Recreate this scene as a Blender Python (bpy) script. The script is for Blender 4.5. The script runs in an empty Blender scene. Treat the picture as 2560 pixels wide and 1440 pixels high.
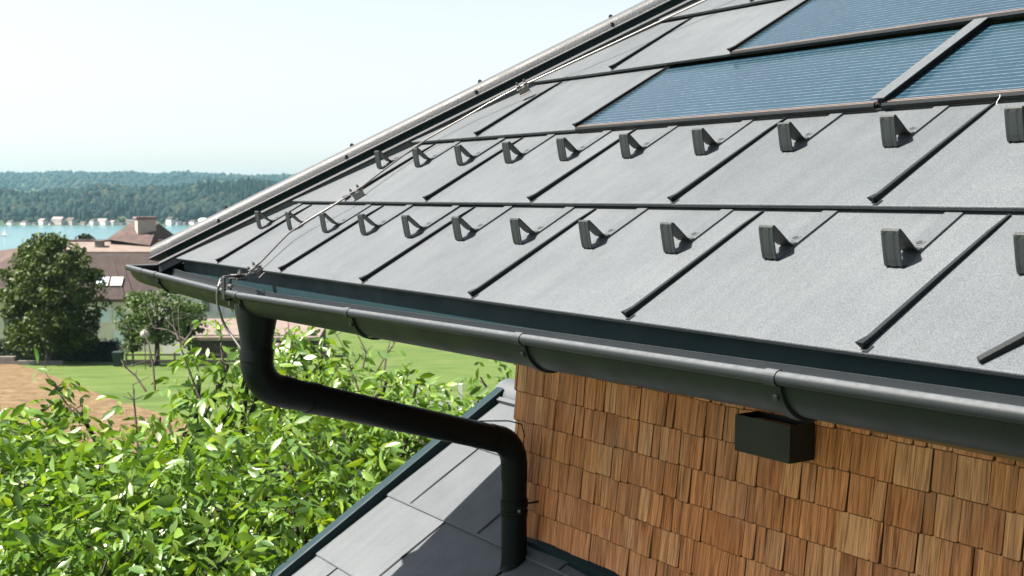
import bpy, bmesh, math, random
import numpy as np
from mathutils import Vector, Matrix

# ------------------------------------------------------------------ camera, sky, sun, exposure
scene = bpy.context.scene
COL = scene.collection
YAW, PITCH = math.radians(56.7611), math.radians(-4.3888)
CAM = Vector((2.56717, -1.46163, 0.24862))
FPX = 2996.724
cam = bpy.data.cameras.new("camera")
cam.sensor_width = 36.0
cam.lens = FPX / 2560 * 36
cam.clip_start, cam.clip_end = 0.05, 20000
cam.dof.use_dof = True
cam.dof.focus_distance = 2.9
cam.dof.aperture_fstop = 11.0
cam_ob = bpy.data.objects.new("camera", cam)
cam_ob.location = CAM
cam_ob.rotation_euler = (math.pi / 2 + PITCH, 0, YAW)
COL.objects.link(cam_ob)
scene.camera = cam_ob

TO_SUN = Vector((-0.27, -0.56, 0.827)).normalized()
world = bpy.data.worlds.new("World")
scene.world = world
world.use_nodes = True
wn = world.node_tree
wn.nodes.clear()
sky = wn.nodes.new("ShaderNodeTexSky")
sky.sky_type = 'NISHITA'
sky.sun_disc = False
sky.sun_elevation = math.asin(TO_SUN.z)
sky.sun_rotation = math.atan2(TO_SUN.x, TO_SUN.y)
sky.altitude = 500
sky.air_density = 1.0
sky.dust_density = 2.0
sky.ozone_density = 1.0
bg = wn.nodes.new("ShaderNodeBackground")
bg.inputs[1].default_value = 0.055
wo = wn.nodes.new("ShaderNodeOutputWorld")
hs = wn.nodes.new("ShaderNodeHueSaturation")
hs.inputs["Saturation"].default_value = 0.45
wn.links.new(sky.outputs[0], hs.inputs["Color"])
tn = wn.nodes.new("ShaderNodeMix"); tn.data_type = 'RGBA'; tn.blend_type = 'MULTIPLY'
tn.inputs[0].default_value = 1.0
tn.inputs[7].default_value = (1.0, 0.985, 0.995, 1)
wn.links.new(hs.outputs[0], tn.inputs[6])
wn.links.new(tn.outputs[2], bg.inputs[0])
wn.links.new(bg.outputs[0], wo.inputs[0])

sun = bpy.data.lights.new("sun", 'SUN')
sun.energy = 5.0
sun.angle = math.radians(0.5)
sun.color = (1.0, 0.915, 0.81)
sun_ob = bpy.data.objects.new("sun", sun)
sun_ob.rotation_euler = TO_SUN.to_track_quat('Z', 'Y').to_euler()
sun_ob.location = (-5, -8, 12)
COL.objects.link(sun_ob)

scene.view_settings.view_transform = 'Standard'
scene.view_settings.look = 'None'
scene.view_settings.exposure = 2.0
scene.view_settings.gamma = 1.0

# ------------------------------------------------------------------ helpers
rng = np.random.default_rng(7)
random.seed(7)
PI = math.pi
P = 0.549609                      # roof pitch
CP, SP, TP = math.cos(P), math.sin(P), math.tan(P)
CAM_R = Vector((math.cos(YAW), math.sin(YAW), 0))
CAM_FH = Vector((-math.sin(YAW), math.cos(YAW), 0))
CAM_F = CAM_FH * math.cos(PITCH) + Vector((0, 0, math.sin(PITCH)))
CAM_U = CAM_R.cross(CAM_F)


def ray(px, py):
    return CAM_F + CAM_R * ((px - 1280) / FPX) + CAM_U * ((720 - py) / FPX)


def at(px, py, depth):
    return CAM + ray(px, py) * depth


def on_y(px, py, y):
    d = ray(px, py)
    return CAM + d * ((y - CAM.y) / d.y)


def on_roof(px, py, h=0.0):
    n = Vector((0, -SP, CP))
    d = ray(px, py)
    return CAM + d * ((h - CAM.dot(n)) / d.dot(n))


def rp(u, s, h=0.0):
    """roof coordinates (along eave, up the slope, off the surface) to world"""
    return Vector((u, s * CP - h * SP, s * SP + h * CP))


def tag(o, label=None, cat=None, group=None, kind=None):
    if label: o["label"] = label
    if cat: o["category"] = cat
    if group: o["group"] = group
    if kind: o["kind"] = kind
    return o


def empty(name, loc=(0, 0, 0), rot=(0, 0, 0)):
    o = bpy.data.objects.new(name, None)
    o.empty_display_size = 0.1
    o.location = loc
    o.rotation_euler = rot
    COL.objects.link(o)
    return o


ROOTS = set()


def root(name, loc, label, cat, group=None):
    """a thing whose parts are modelled in world coordinates"""
    o = tag(empty(name, loc), label, cat, group)
    ROOTS.add(o.name)
    return o


def attach(o, parent):
    o.parent = parent
    if parent.name in ROOTS: o.location = -Vector(parent.location)


class MB:
    def __init__(self):
        self.v, self.f, self.seed = [], [], []

    def add(self, vs, fs, seed=None):
        n = len(self.v)
        self.v.extend([tuple(x) for x in vs])
        self.f.extend([tuple(i + n for i in q) for q in fs])
        s = random.random() if seed is None else seed
        self.seed.extend(s if isinstance(s, list) else [s] * len(fs))

    def quad(self, a, b, c, d):
        self.add([a, b, c, d], [(0, 1, 2, 3)])

    def poly(self, pts):
        self.add(pts, [tuple(range(len(pts)))])

    def box(self, x0, x1, y0, y1, z0, z1, fn=None, seed=None):
        vs = [(x, y, z) for x in (x0, x1) for y in (y0, y1) for z in (z0, z1)]
        if fn: vs = [fn(*q) for q in vs]
        self.add(vs, [(0, 1, 3, 2), (4, 6, 7, 5), (0, 4, 5, 1), (2, 3, 7, 6), (0, 2, 6, 4), (1, 5, 7, 3)], seed)

    def loft(self, rings, closed=True, caps=True):
        """rings: list of lists of points, same length"""
        n = len(rings[0])
        vs = [q for r in rings for q in r]
        fs = []
        for i in range(len(rings) - 1):
            for j in range(n if closed else n - 1):
                k = (j + 1) % n
                fs.append((i * n + j, i * n + k, (i + 1) * n + k, (i + 1) * n + j))
        if caps and closed:
            fs.append(tuple(range(n - 1, -1, -1)))
            fs.append(tuple((len(rings) - 1) * n + j for j in range(n)))
        self.add(vs, fs)

    def tube(self, path, rad, n=12, caps=True):
        path = [Vector(q) for q in path]
        m = len(path)
        rads = [rad] * m if isinstance(rad, (int, float)) else rad
        rings = []
        t0 = (path[1] - path[0]).normalized()
        nrm = t0.orthogonal().normalized()
        for i in range(m):
            if i == 0: t = path[1] - path[0]
            elif i == m - 1: t = path[-1] - path[-2]
            else: t = (path[i + 1] - path[i]).normalized() + (path[i] - path[i - 1]).normalized()
            t.normalize()
            nrm = (nrm - t * nrm.dot(t)).normalized()
            b = t.cross(nrm)
            rings.append([path[i] + (nrm * math.cos(2 * PI * j / n) + b * math.sin(2 * PI * j / n)) * rads[i] for j in range(n)])
        self.loft(rings, True, caps)

    def cyl(self, a, b, r, n=12):
        self.tube([a, b], r, n)

    def build(self, name, mat, parent=None, smooth=False, bevel=0.0, recalc=True):
        me = bpy.data.meshes.new(name)
        me.from_pydata(self.v, [], self.f)
        at_ = me.attributes.new("seed", 'FLOAT', 'FACE')
        at_.data.foreach_set("value", self.seed)
        if recalc:
            bm = bmesh.new(); bm.from_mesh(me)
            bmesh.ops.recalc_face_normals(bm, faces=bm.faces)
            bm.to_mesh(me); bm.free()
        if smooth:
            me.shade_smooth()
            try: me.set_sharp_from_angle(angle=math.radians(38))
            except Exception: pass
        me.materials.append(mat)
        o = bpy.data.objects.new(name, me)
        COL.objects.link(o)
        if parent: attach(o, parent)
        if bevel:
            bv = o.modifiers.new("bevel", 'BEVEL')
            bv.width = bevel; bv.segments = 2; bv.limit_method = 'ANGLE'
        return o


def np_object(name, V, F, mat, parent=None, smooth=False):
    V = np.asarray(V, np.float32); F = np.asarray(F, np.int32)
    me = bpy.data.meshes.new(name)
    k = F.shape[1]
    me.vertices.add(len(V)); me.vertices.foreach_set("co", V.ravel())
    me.loops.add(F.size); me.loops.foreach_set("vertex_index", F.ravel())
    me.polygons.add(len(F)); me.polygons.foreach_set("loop_start", np.arange(0, F.size, k, dtype=np.int32))
    me.update(calc_edges=True)
    me.validate()
    if smooth: me.shade_smooth()
    me.materials.append(mat)
    o = bpy.data.objects.new(name, me)
    COL.objects.link(o)
    if parent: attach(o, parent)
    return o


# ------------------------------------------------------------------ materials
class Mat:
    def __init__(self, name, rough=0.5, metal=0.0, spec=0.5):
        self.m = bpy.data.materials.new(name); self.m.use_nodes = True
        self.t = self.m.node_tree; self.N = self.t.nodes
        self.b = self.N["Principled BSDF"]
        self.b.inputs["Roughness"].default_value = rough
        self.b.inputs["Metallic"].default_value = metal
        self.b.inputs["Specular IOR Level"].default_value = spec
        self.co = self.node("ShaderNodeTexCoord").outputs["Object"]

    def node(self, kind, **kw):
        n = self.N.new(kind)
        for k, v in kw.items(): setattr(n, k, v)
        return n

    def link(self, a, b): self.t.links.new(a, b)

    def mapping(self, scale=(1, 1, 1), rot=(0, 0, 0), vec=None):
        n = self.node("ShaderNodeMapping")
        n.inputs["Scale"].default_value = scale; n.inputs["Rotation"].default_value = rot
        self.link(vec or self.co, n.inputs["Vector"])
        return n.outputs[0]

    def noise(self, scale, detail=3, rough=0.55, vec=None, dist=0.0):
        n = self.node("ShaderNodeTexNoise")
        n.inputs["Scale"].default_value = scale; n.inputs["Detail"].default_value = detail
        n.inputs["Roughness"].default_value = rough; n.inputs["Distortion"].default_value = dist
        self.link(vec or self.co, n.inputs["Vector"])
        return n.outputs["Fac"]

    def ramp(self, fac, stops):
        n = self.node("ShaderNodeValToRGB")
        e = n.color_ramp.elements
        while len(e) < len(stops): e.new(0.5)
        for el, (p, c) in zip(e, stops):
            el.position = p; el.color = (*c, 1) if len(c) == 3 else c
        self.link(fac, n.inputs["Fac"])
        return n.outputs["Color"]

    def mixc(self, a, b, fac, mode='MIX'):
        n = self.node("ShaderNodeMix", data_type='RGBA', blend_type=mode)
        for sock, v in ((n.inputs[6], a), (n.inputs[7], b), (n.inputs[0], fac)):
            if hasattr(v, "links"): self.link(v, sock)
            elif isinstance(v, (int, float)): sock.default_value = v
            else: sock.default_value = (*v, 1)
        return n.outputs[2]

    def math(self, op, a, b=0.0):
        n = self.node("ShaderNodeMath", operation=op)
        for s, v in zip(n.inputs, (a, b)):
            if hasattr(v, "links"): self.link(v, s)
            else: s.default_value = v
        return n.outputs[0]

    def attr(self, name):
        return self.node("ShaderNodeAttribute", attribute_name=name).outputs["Fac"]

    def island(self):
        return self.node("ShaderNodeNewGeometry").outputs["Random Per Island"]

    def color(self, c):
        if hasattr(c, "links"): self.link(c, self.b.inputs["Base Color"])
        else: self.b.inputs["Base Color"].default_value = (*c, 1)

    def rough(self, r): self.link(r, self.b.inputs["Roughness"])

    def bump(self, h, strength=0.3, dist=0.01):
        n = self.node("ShaderNodeBump")
        n.inputs["Strength"].default_value = strength; n.inputs["Distance"].default_value = dist
        self.link(h, n.inputs["Height"]); self.link(n.outputs[0], self.b.inputs["Normal"])


def metal_coat(name, c, rough=0.5, grain=260, gs=0.25, var=0.25, spec=0.4, dust=None, lit_top=None, run=False):
    m = Mat(name, rough, 0.0, spec)
    lo = tuple(x * (1 - var) for x in c); hi = tuple(min(1, x * (1 + var)) for x in c)
    a = m.ramp(m.noise(grain, 2, 0.6), [(0.3, lo), (0.7, hi)])
    big = m.ramp(m.noise(2.6, 4, 0.6), [(0.3, (0.86, 0.86, 0.87)), (0.7, (1.08, 1.07, 1.06))])
    col = m.mixc(a, big, 1.0, 'MULTIPLY')
    if run:   # faint rain runs down the slope and slightly different sheets
        rn = m.ramp(m.noise(1.0, 4, 0.65, m.mapping((26, 1.3, 1.3))), [(0.32, (0.88, 0.88, 0.89)), (0.55, (1, 1, 1)), (0.75, (1.08, 1.07, 1.05))])
        col = m.mixc(col, rn, 0.8, 'MULTIPLY')
        col = m.mixc(col, m.ramp(m.attr("seed"), [(0, (0.94, 0.945, 0.95)), (1, (1.06, 1.055, 1.05))]), 1.0, 'MULTIPLY')
    if dust:
        streak = m.ramp(m.noise(34, 5, 0.65), [(0.60, (0, 0, 0)), (0.78, (1, 1, 1))])
        col = m.mixc(col, dust, m.math('MULTIPLY', streak, 0.45))
    if lit_top:   # paler upward faces: sunlight on the bead painted into the colour
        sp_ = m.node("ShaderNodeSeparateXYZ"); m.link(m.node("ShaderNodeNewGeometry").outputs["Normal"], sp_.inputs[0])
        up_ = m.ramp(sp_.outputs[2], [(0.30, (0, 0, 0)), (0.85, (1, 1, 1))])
        col = m.mixc(col, lit_top, m.math('MULTIPLY', up_, m.ramp(m.noise(60, 5, 0.7), [(0.25, (0.45,) * 3), (0.7, (1, 1, 1))])))
    m.color(col)
    m.rough(m.ramp(m.noise(9, 4), [(0.3, (rough - .07,) * 3), (0.7, (rough + .1,) * 3)]))
    m.bump(m.noise(grain, 2, 0.6), gs, 0.002)
    return m.m


M = {}
M["roof"] = metal_coat("roof_coating", (0.068, 0.079, 0.087), 0.55, 420, 0.5, 0.42, 0.35, run=True)
M["cap"] = metal_coat("hip_cap_coating", (0.050, 0.055, 0.060), 0.5, 150, 0.6, 0.25, 0.35)
M["gutter"] = metal_coat("gutter_coating", (0.0105, 0.014, 0.0165), 0.5, 420, 0.12, 0.2, 0.22, lit_top=(0.095, 0.104, 0.112))
M["apron"] = metal_coat("apron_coating", (0.006, 0.021, 0.027), 0.55, 420, 0.1, 0.15, 0.2)
M["pipe"] = metal_coat("pipe_coating", (0.0055, 0.0078, 0.0095), 0.42, 420, 0.12, 0.25, 0.10)
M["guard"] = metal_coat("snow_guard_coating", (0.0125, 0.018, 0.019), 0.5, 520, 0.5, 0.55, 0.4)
M["seam"] = metal_coat("seam_coating", (0.007, 0.010, 0.012), 0.55, 330, 0.3, 0.3, 0.25)  # roof coat darkened: the seams' shaded side painted into the colour
M["lampblack"] = metal_coat("lamp_paint", (0.0075, 0.008, 0.009), 0.55, 500, 0.1, 0.2, 0.4)


def simple(name, c, rough=0.6, metal=0.0, n=6.0, var=0.2, spec=0.4, bs=0.0, bscale=40):
    m = Mat(name, rough, metal, spec)
    m.color(m.ramp(m.noise(n, 5, 0.6), [(0.3, tuple(x * (1 - var) for x in c)), (0.7, tuple(min(1, x * (1 + var)) for x in c))]))
    if bs: m.bump(m.noise(bscale, 4), bs, 0.02)
    return m.m


M["steel"] = simple("galvanised_steel", (0.18, 0.174, 0.168), 0.42, 0.75, 60, 0.15)
M["alu"] = simple("anodised_strip", (0.20, 0.165, 0.148), 0.45, 0.3, 30, 0.1)
M["screw"] = simple("screw_head", (0.03, 0.03, 0.033), 0.35, 0.6, 60, 0.1)
M["black"] = simple("dark_void", (0.012, 0.013, 0.014), 0.7)
M["web"] = simple("cobweb_thread", (0.75, 0.72, 0.66), 0.6)


def mk_shingle():
    m = Mat("larch_shingle", 0.72, 0, 0.25)
    seed = m.attr("seed")
    comb = m.node("ShaderNodeCombineXYZ")
    m.link(m.math('MULTIPLY', seed, 37.0), comb.inputs[0]); m.link(m.math('MULTIPLY', seed, 11.0), comb.inputs[1])
    m.link(m.math('MULTIPLY', seed, 23.0), comb.inputs[2])
    add = m.node("ShaderNodeVectorMath", operation='ADD')
    m.link(m.co, add.inputs[0]); m.link(comb.outputs[0], add.inputs[1])
    v1 = m.mapping((250, 3, 7.0), vec=add.outputs[0])
    v2 = m.mapping((75, 2, 3.4), vec=add.outputs[0])
    fine = m.noise(1.0, 3, 0.6, v1, 0.15)
    mid = m.noise(1.0, 4, 0.65, v2, 0.6)
    base = m.ramp(seed, [(0.0, (0.42, 0.146, 0.053)), (0.17, (0.68, 0.275, 0.117)), (0.34, (0.52, 0.188, 0.071)),
                         (0.5, (0.74, 0.312, 0.136)), (0.67, (0.57, 0.212, 0.081)), (0.83, (0.80, 0.405, 0.205)), (0.9, (0.63, 0.238, 0.096))])
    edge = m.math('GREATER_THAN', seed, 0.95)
    g1 = m.ramp(mid, [(0.30, (0.30, 0.24, 0.19)), (0.45, (0.76, 0.72, 0.68)), (0.57, (1.0, 1.0, 1.0)), (0.72, (1.26, 1.26, 1.24))])
    g2 = m.ramp(fine, [(0.34, (0.32, 0.25, 0.19)), (0.46, (0.90, 0.89, 0.88)), (0.68, (1.16, 1.16, 1.16))])
    c = m.mixc(base, g1, 1.0, 'MULTIPLY')
    c = m.mixc(c, g2, 0.9, 'MULTIPLY')
    # weathering: greyer towards the low left end of the wall
    w = m.ramp(m.noise(2.2, 4, 0.6), [(0.45, (0, 0, 0)), (0.75, (1, 1, 1))])
    c = m.mixc(c, (0.46, 0.32, 0.24), m.math('MULTIPLY', w, 0.35))
    m.color(m.mixc(c, (0.13, 0.052, 0.023), edge))  # darker end grain, also painting in the shadow lines between rows
    m.bump(m.math('ADD', fine, mid), 0.8, 0.004)
    return m.m


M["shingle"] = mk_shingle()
M["wood"] = simple("soffit_boards", (0.16, 0.075, 0.034), 0.7, 0, 8, 0.25)


def mk_solar():
    m = Mat("solar_glass", 0.16, 0.0, 0.5)
    sep = m.node("ShaderNodeSeparateXYZ"); m.link(m.co, sep.inputs[0])
    v = m.math('FRACT', m.math('DIVIDE', sep.outputs[1], 0.0195))
    line = m.math('LESS_THAN', m.math('ABSOLUTE', m.math('SUBTRACT', v, 0.5)), 0.062)
    cb = m.node("ShaderNodeCombineXYZ")
    m.link(m.math('MULTIPLY', sep.outputs[0], 42.0), cb.inputs[0])
    m.link(m.math('MULTIPLY', m.math('FLOOR', m.math('DIVIDE', sep.outputs[1], 0.0195)), 7.31), cb.inputs[1])
    dash = m.noise(1.0, 3, 0.7, cb.outputs[0])
    dashm = m.ramp(dash, [(0.40, (0.38,) * 3), (0.70, (1, 1, 1))])
    fac = m.math('MULTIPLY', line, dashm)
    base = m.ramp(m.noise(3.0, 4), [(0.3, (0.008, 0.026, 0.041)), (0.7, (0.011, 0.034, 0.051))])
    u = m.math('FRACT', m.math('DIVIDE', sep.outputs[0], 0.156))
    cell = m.math('LESS_THAN', m.math('ABSOLUTE', m.math('SUBTRACT', u, 0.5)), 0.012)
    base = m.mixc(base, (0.006, 0.014, 0.02), m.math('MULTIPLY', cell, 0.5))
    m.color(m.mixc(base, (0.13, 0.152, 0.165), fac))
    m.rough(m.ramp(m.noise(24, 5), [(0.3, (0.12,) * 3), (0.75, (0.24,) * 3)]))
    return m.m


M["solar"] = mk_solar()


def mk_leaf(name, cols, trans=0.35, rough=0.38, spec=0.5, tcol=(1.15, 1.25, 0.45), nscale=0.0):
    m = Mat(name, rough, 0, spec)
    f = m.island()
    if nscale:
        f = m.math('ADD', m.math('MULTIPLY', f, 0.5), m.math('MULTIPLY', m.noise(nscale, 3), 0.5))
    c = m.ramp(f, [(i / (len(cols) - 1), q) for i, q in enumerate(cols)])
    m.color(c)
    tr = m.node("ShaderNodeBsdfTranslucent")
    m.link(m.mixc(c, tcol, 1.0, 'MULTIPLY'), tr.inputs[0])
    mx = m.node("ShaderNodeMixShader"); mx.inputs[0].default_value = trans
    m.link(m.b.outputs[0], mx.inputs[1]); m.link(tr.outputs[0], mx.inputs[2])
    m.link(mx.outputs[0], m.N["Material Output"].inputs[0])
    return m.m


M["walnut"] = mk_leaf("walnut_leaf", [(0.052, 0.115, 0.020), (0.086, 0.170, 0.024), (0.135, 0.225, 0.027), (0.062, 0.130, 0.032), (0.190, 0.270, 0.032)], 0.30, 0.36, 0.55, (1.6, 1.6, 0.4))
M["darkleaf"] = mk_leaf("hornbeam_leaf", [(0.012, 0.030, 0.006), (0.042, 0.068, 0.012), (0.105, 0.130, 0.022)], 0.22, 0.6, 0.3, nscale=0.5)
M["midleaf"] = mk_leaf("fruit_tree_leaf", [(0.030, 0.062, 0.013), (0.048, 0.086, 0.018), (0.068, 0.108, 0.022)], 0.3, 0.55, 0.3, nscale=0.6)
M["hedge"] = mk_leaf("hedge_leaf", [(0.008, 0.015, 0.006), (0.015, 0.026, 0.008)], 0.15, 0.6, 0.3)
M["bark"] = simple("bark", (0.045, 0.037, 0.031), 0.85, 0, 18, 0.4)


def mk_twig():
    m = Mat("lichen_twig", 0.8, 0, 0.3)
    c = m.ramp(m.noise(9, 4, 0.7), [(0.40, (0.045, 0.038, 0.033)), (0.58, (0.085, 0.075, 0.066)), (0.66, (0.16, 0.085, 0.013)), (0.8, (0.19, 0.12, 0.025))])
    m.color(c)
    return m.m


M["twig"] = mk_twig()


def mk_forest(near=0):
    m = Mat("lakeside_forest" if near else "far_forest", 0.85, 0, 0.1)
    f = m.math('ADD', m.math('MULTIPLY', m.island(), 0.65), m.math('MULTIPLY', m.noise(0.012, 3), 0.5))
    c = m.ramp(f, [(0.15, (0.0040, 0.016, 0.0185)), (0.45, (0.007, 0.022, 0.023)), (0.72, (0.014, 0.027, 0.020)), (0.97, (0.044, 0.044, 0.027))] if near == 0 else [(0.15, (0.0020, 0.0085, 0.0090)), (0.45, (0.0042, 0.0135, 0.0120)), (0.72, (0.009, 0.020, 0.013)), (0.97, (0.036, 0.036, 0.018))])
    d = m.ramp(m.noise(0.35, 3, 0.7), [(0.3, (0.55,) * 3), (0.7, (1.35,) * 3)])
    m.color(m.mixc(c, d, 1.0, 'MULTIPLY'))
    return m.m


M["forest"] = mk_forest()
M["forest_near"] = mk_forest(1)


def mk_ground(name, cols, sc, stripes=None, bump=0.3):
    m = Mat(name, 0.9, 0, 0.15)
    n = m.noise(sc, 6, 0.65)
    c = m.ramp(n, [(0.25 + 0.5 * i / (len(cols) - 1), q) for i, q in enumerate(cols)])
    if stripes:
        wv = m.noise(1.0, 3, 0.5, m.mapping((stripes[0], stripes[1], 1), (0, 0, stripes[2])))
        c = m.mixc(c, m.ramp(wv, [(0.35, (0.86, 0.88, 0.85)), (0.65, (1.12, 1.10, 1.08))]), 1.0, 'MULTIPLY')
    m.color(c)
    m.bump(m.noise(sc * 6, 4), bump, 0.1)
    return m.m


M["meadow"] = mk_ground("meadow_grass", [(0.036, 0.066, 0.013), (0.060, 0.096, 0.021), (0.088, 0.112, 0.034)], 0.35, (0.9, 0.03, math.radians(28)))
M["soil"] = mk_ground("ploughed_soil", [(0.050, 0.031, 0.015), (0.125, 0.085, 0.045), (0.205, 0.152, 0.088)], 1.6, None, 1.0)
M["hill"] = mk_ground("hill_land", [(0.016, 0.028, 0.015), (0.034, 0.050, 0.020), (0.060, 0.068, 0.030)], 0.004)


def mk_lake():
    m = Mat("lake_water", 0.22, 0, 0.4)
    c = m.ramp(m.noise(1.0, 4, 0.6, m.mapping((0.004, 0.004, 1))), [(0.3, (0.028, 0.100, 0.108)), (0.7, (0.040, 0.118, 0.125))])
    m.color(c)
    m.bump(m.noise(0.25, 3), 0.12, 0.3)
    return m.m


M["lake"] = mk_lake()
M["tile_dark"] = simple("brown_roof_tiles", (0.036, 0.026, 0.025), 0.8, 0, 1.6, 0.28, 0.2)
M["tile_pink"] = simple("pink_sunlit_roof_tiles", (0.150, 0.120, 0.106), 0.8, 0, 1.2, 0.16, 0.2)  # farmhouse upper slope: sun glare put into a paler tile colour
M["tile_mid"] = simple("weathered_roof_tiles", (0.070, 0.050, 0.045), 0.8, 0, 1.2, 0.3, 0.2)
M["plaster"] = simple("pale_plaster", (0.50, 0.49, 0.41), 0.9, 0, 0.8, 0.08, 0.1)
M["white"] = simple("white_paint", (0.55, 0.55, 0.54), 0.6, 0, 3, 0.06)
M["greywhite"] = simple("cream_render", (0.30, 0.265, 0.24), 0.85, 0, 2, 0.1)
M["pane"] = simple("window_glass", (0.10, 0.13, 0.12), 0.12, 0, 1, 0.1, 0.6)
M["paneblue"] = simple("sky_window_glass", (0.42, 0.52, 0.54), 0.15, 0, 1, 0.05, 0.6)
M["fencewood"] = simple("weathered_rail", (0.06, 0.05, 0.043), 0.85, 0, 6, 0.3)
M["stone"] = simple("stone_kerb", (0.15, 0.14, 0.125), 0.85, 0, 3, 0.2)
M["bin"] = simple("green_plastic", (0.012, 0.03, 0.026), 0.5, 0, 3, 0.2)
M["globe"] = simple("opal_globe", (0.3, 0.29, 0.27), 0.3, 0, 3, 0.05)
M["globebrown"] = simple("brown_globe", (0.16, 0.11, 0.10), 0.4, 0, 3, 0.1)
M["annex_wall"] = simple("annex_wall_boards", (0.2, 0.11, 0.06), 0.8, 0, 5, 0.3)
M["paleroof"] = simple("pale_shore_roof", (0.17, 0.125, 0.125), 0.8, 0, 0.5, 0.1)

M["bounce"] = simple("bounce_ground_gravel", (0.32, 0.265, 0.205), 0.95, 0, 3, 0.2)
# ------------------------------------------------------------------ ground, lake, hills
def gz(D):
    return float(np.interp(D, [0, 20, 115, 300, 640, 9000], [-6.3, -6.6, -14.6, -24.0, -43.0, -43.0]))


def gp(D, lat, dz=0.0):
    q = CAM + CAM_FH * D + CAM_R * lat
    return Vector((q.x, q.y, gz(D) + dz))


def ground_d(px, py, dz=0.0):
    """distance and lateral offset where the ray of a photo point meets the slope"""
    d = ray(px, py); f = d.dot(CAM_FH); l = d.dot(CAM_R)
    lo, hi = 6.0, 640.0
    for _ in range(60):
        m = (lo + hi) / 2
        if CAM.z + d.z / f * m > gz(m) + dz: lo = m
        else: hi = m
    return lo, lo * l / f


def sheet(name, mat, D, latf, dz, label=None):
    V, F = [], []
    for i, dd in enumerate(D):
        a, b = latf(dd); n = 12
        for j in range(n + 1): V.append(gp(dd, a + (b - a) * j / n, dz))
        if i:
            for j in range(n):
                k = (i - 1) * (n + 1) + j; F.append((k, k + 1, k + n + 2, k + n + 1))
    o = np_object(name, V, F, mat)
    return tag(o, kind="structure")


sheet("ground", M["meadow"], [-200, -60, -20, 0, 5, 10, 20, 40, 60, 80, 100, 115, 150, 200, 300, 450, 640, 700], lambda d: (-400 - abs(d) * 0.6, 400 + abs(d) * 0.6), 0.0)
# ploughed strip
soil_edge = [ground_d(20, 905), ground_d(100, 930), ground_d(190, 962), ground_d(280, 1000), ground_d(450, 1050), ground_d(640, 1120)]
V, F = [], []
for i, (dd, ll) in enumerate(soil_edge):
    n = 10
    a = gp(dd, ll, 0.05)
    for j in range(n + 1):
        t = j / n
        V.append(gp(dd + (14 - dd) * t * 0.75, ll + (-46 - ll) * t, 0.05))
    if i:
        for j in range(n):
            k = (i - 1) * (n + 1) + j; F.append((k, k + 1, k + n + 2, k + n + 1))
tag(np_object("ploughed_field", V, F, M["soil"]), kind="structure")

yd = MB(); yd.box(-1.2, 26, -22, 1.0, -6.9, -6.42); tag(yd.build("added_bounce_ground", M["bounce"]), kind="structure")  # added ground, out of view, to control light bounced onto the house
lk = MB()
c = CAM + CAM_FH * 1150
for (a, b) in ((-900, 900),):
    pts = [CAM + CAM_FH * D + CAM_R * l for D, l in ((380, -1500), (380, 1500), (1720, 2200), (1720, -2200))]
    lk.poly([(q.x, q.y, -41.3) for q in pts])
tag(lk.build("lake", M["lake"]), kind="structure")


def skyline(table, px): return float(np.interp(px, [t[0] for t in table], [t[1] for t in table]))


FRONT = [(-400, 486), (0, 474), (120, 470), (200, 468), (300, 462), (370, 460), (450, 458), (560, 456), (650, 447), (720, 443), (900, 436), (1500, 430)]
BACK = [(-400, 436), (0, 434), (30, 427), (70, 434), (130, 430), (220, 431), (330, 427), (400, 434), (440, 431), (540, 434), (620, 436), (720, 438), (900, 436), (1500, 436)]
DF, DB = 2250.0, 4300.0


def hill_z(D, px):
    zf = CAM.z + (490 - (skyline(FRONT, px) + 26)) / FPX * DF
    zb = CAM.z + (490 - (skyline(BACK, px) + 11)) / FPX * DB
    zm = zf - 14
    wob = 5 * math.sin(px * 0.021 + D * 0.004) + 3 * math.sin(px * 0.05 - D * 0.011)
    k = np.interp(D, [1640, 1700, 1760, DF, 2700, 3300, DB, 4900], [0, 1, 2, 3, 4, 5, 6, 7])
    zz = [-42.5, -41.0, -38.0, zf, zm, zm + 6, zb, zb - 30]
    i = min(int(k), 6); t = k - i
    if i in (2, 5): t = math.sin(t * PI / 2) if i == 2 else t * t * (3 - 2 * t)
    z = zz[i] + (zz[i + 1] - zz[i]) * t
    return z + wob * min(1, max(0, (D - 1760) / 300)) * (1 if D < 2200 else 0.6)


def far_pt(D, px, dz=0.0):
    q = CAM + CAM_FH * D + CAM_R * ((px - 1280) / FPX * D / math.cos(PITCH))
    return Vector((q.x, q.y, hill_z(D, px) + dz))


Ds = [1640, 1680, 1720, 1760, 1850, 1950, 2050, 2150, 2250, 2350, 2500, 2700, 2900, 3100, 3400, 3700, 4000, 4200, 4300, 4500, 4900]
pxs = np.arange(-1700, 2701, 40)
V = [far_pt(D, x) for D in Ds for x in pxs]
n = len(pxs)
F = [(i * n + j, i * n + j + 1, (i + 1) * n + j + 1, (i + 1) * n + j) for i in range(len(Ds) - 1) for j in range(n - 1)]
tag(np_object("hills", V, F, M["hill"], smooth=True), kind="structure")

# forest on the hills
bm = bmesh.new(); bmesh.ops.create_icosphere(bm, subdivisions=2, radius=1.0)
ICO_V = np.array([v.co[:] for v in bm.verts]); ICO_F = np.array([[v.index for v in f.verts] for f in bm.faces]); bm.free()
bm = bmesh.new(); bmesh.ops.create_icosphere(bm, subdivisions=1, radius=1.0)
IC1_V = np.array([v.co[:] for v in bm.verts]); IC1_F = np.array([[v.index for v in f.verts] for f in bm.faces]); bm.free()


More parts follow.
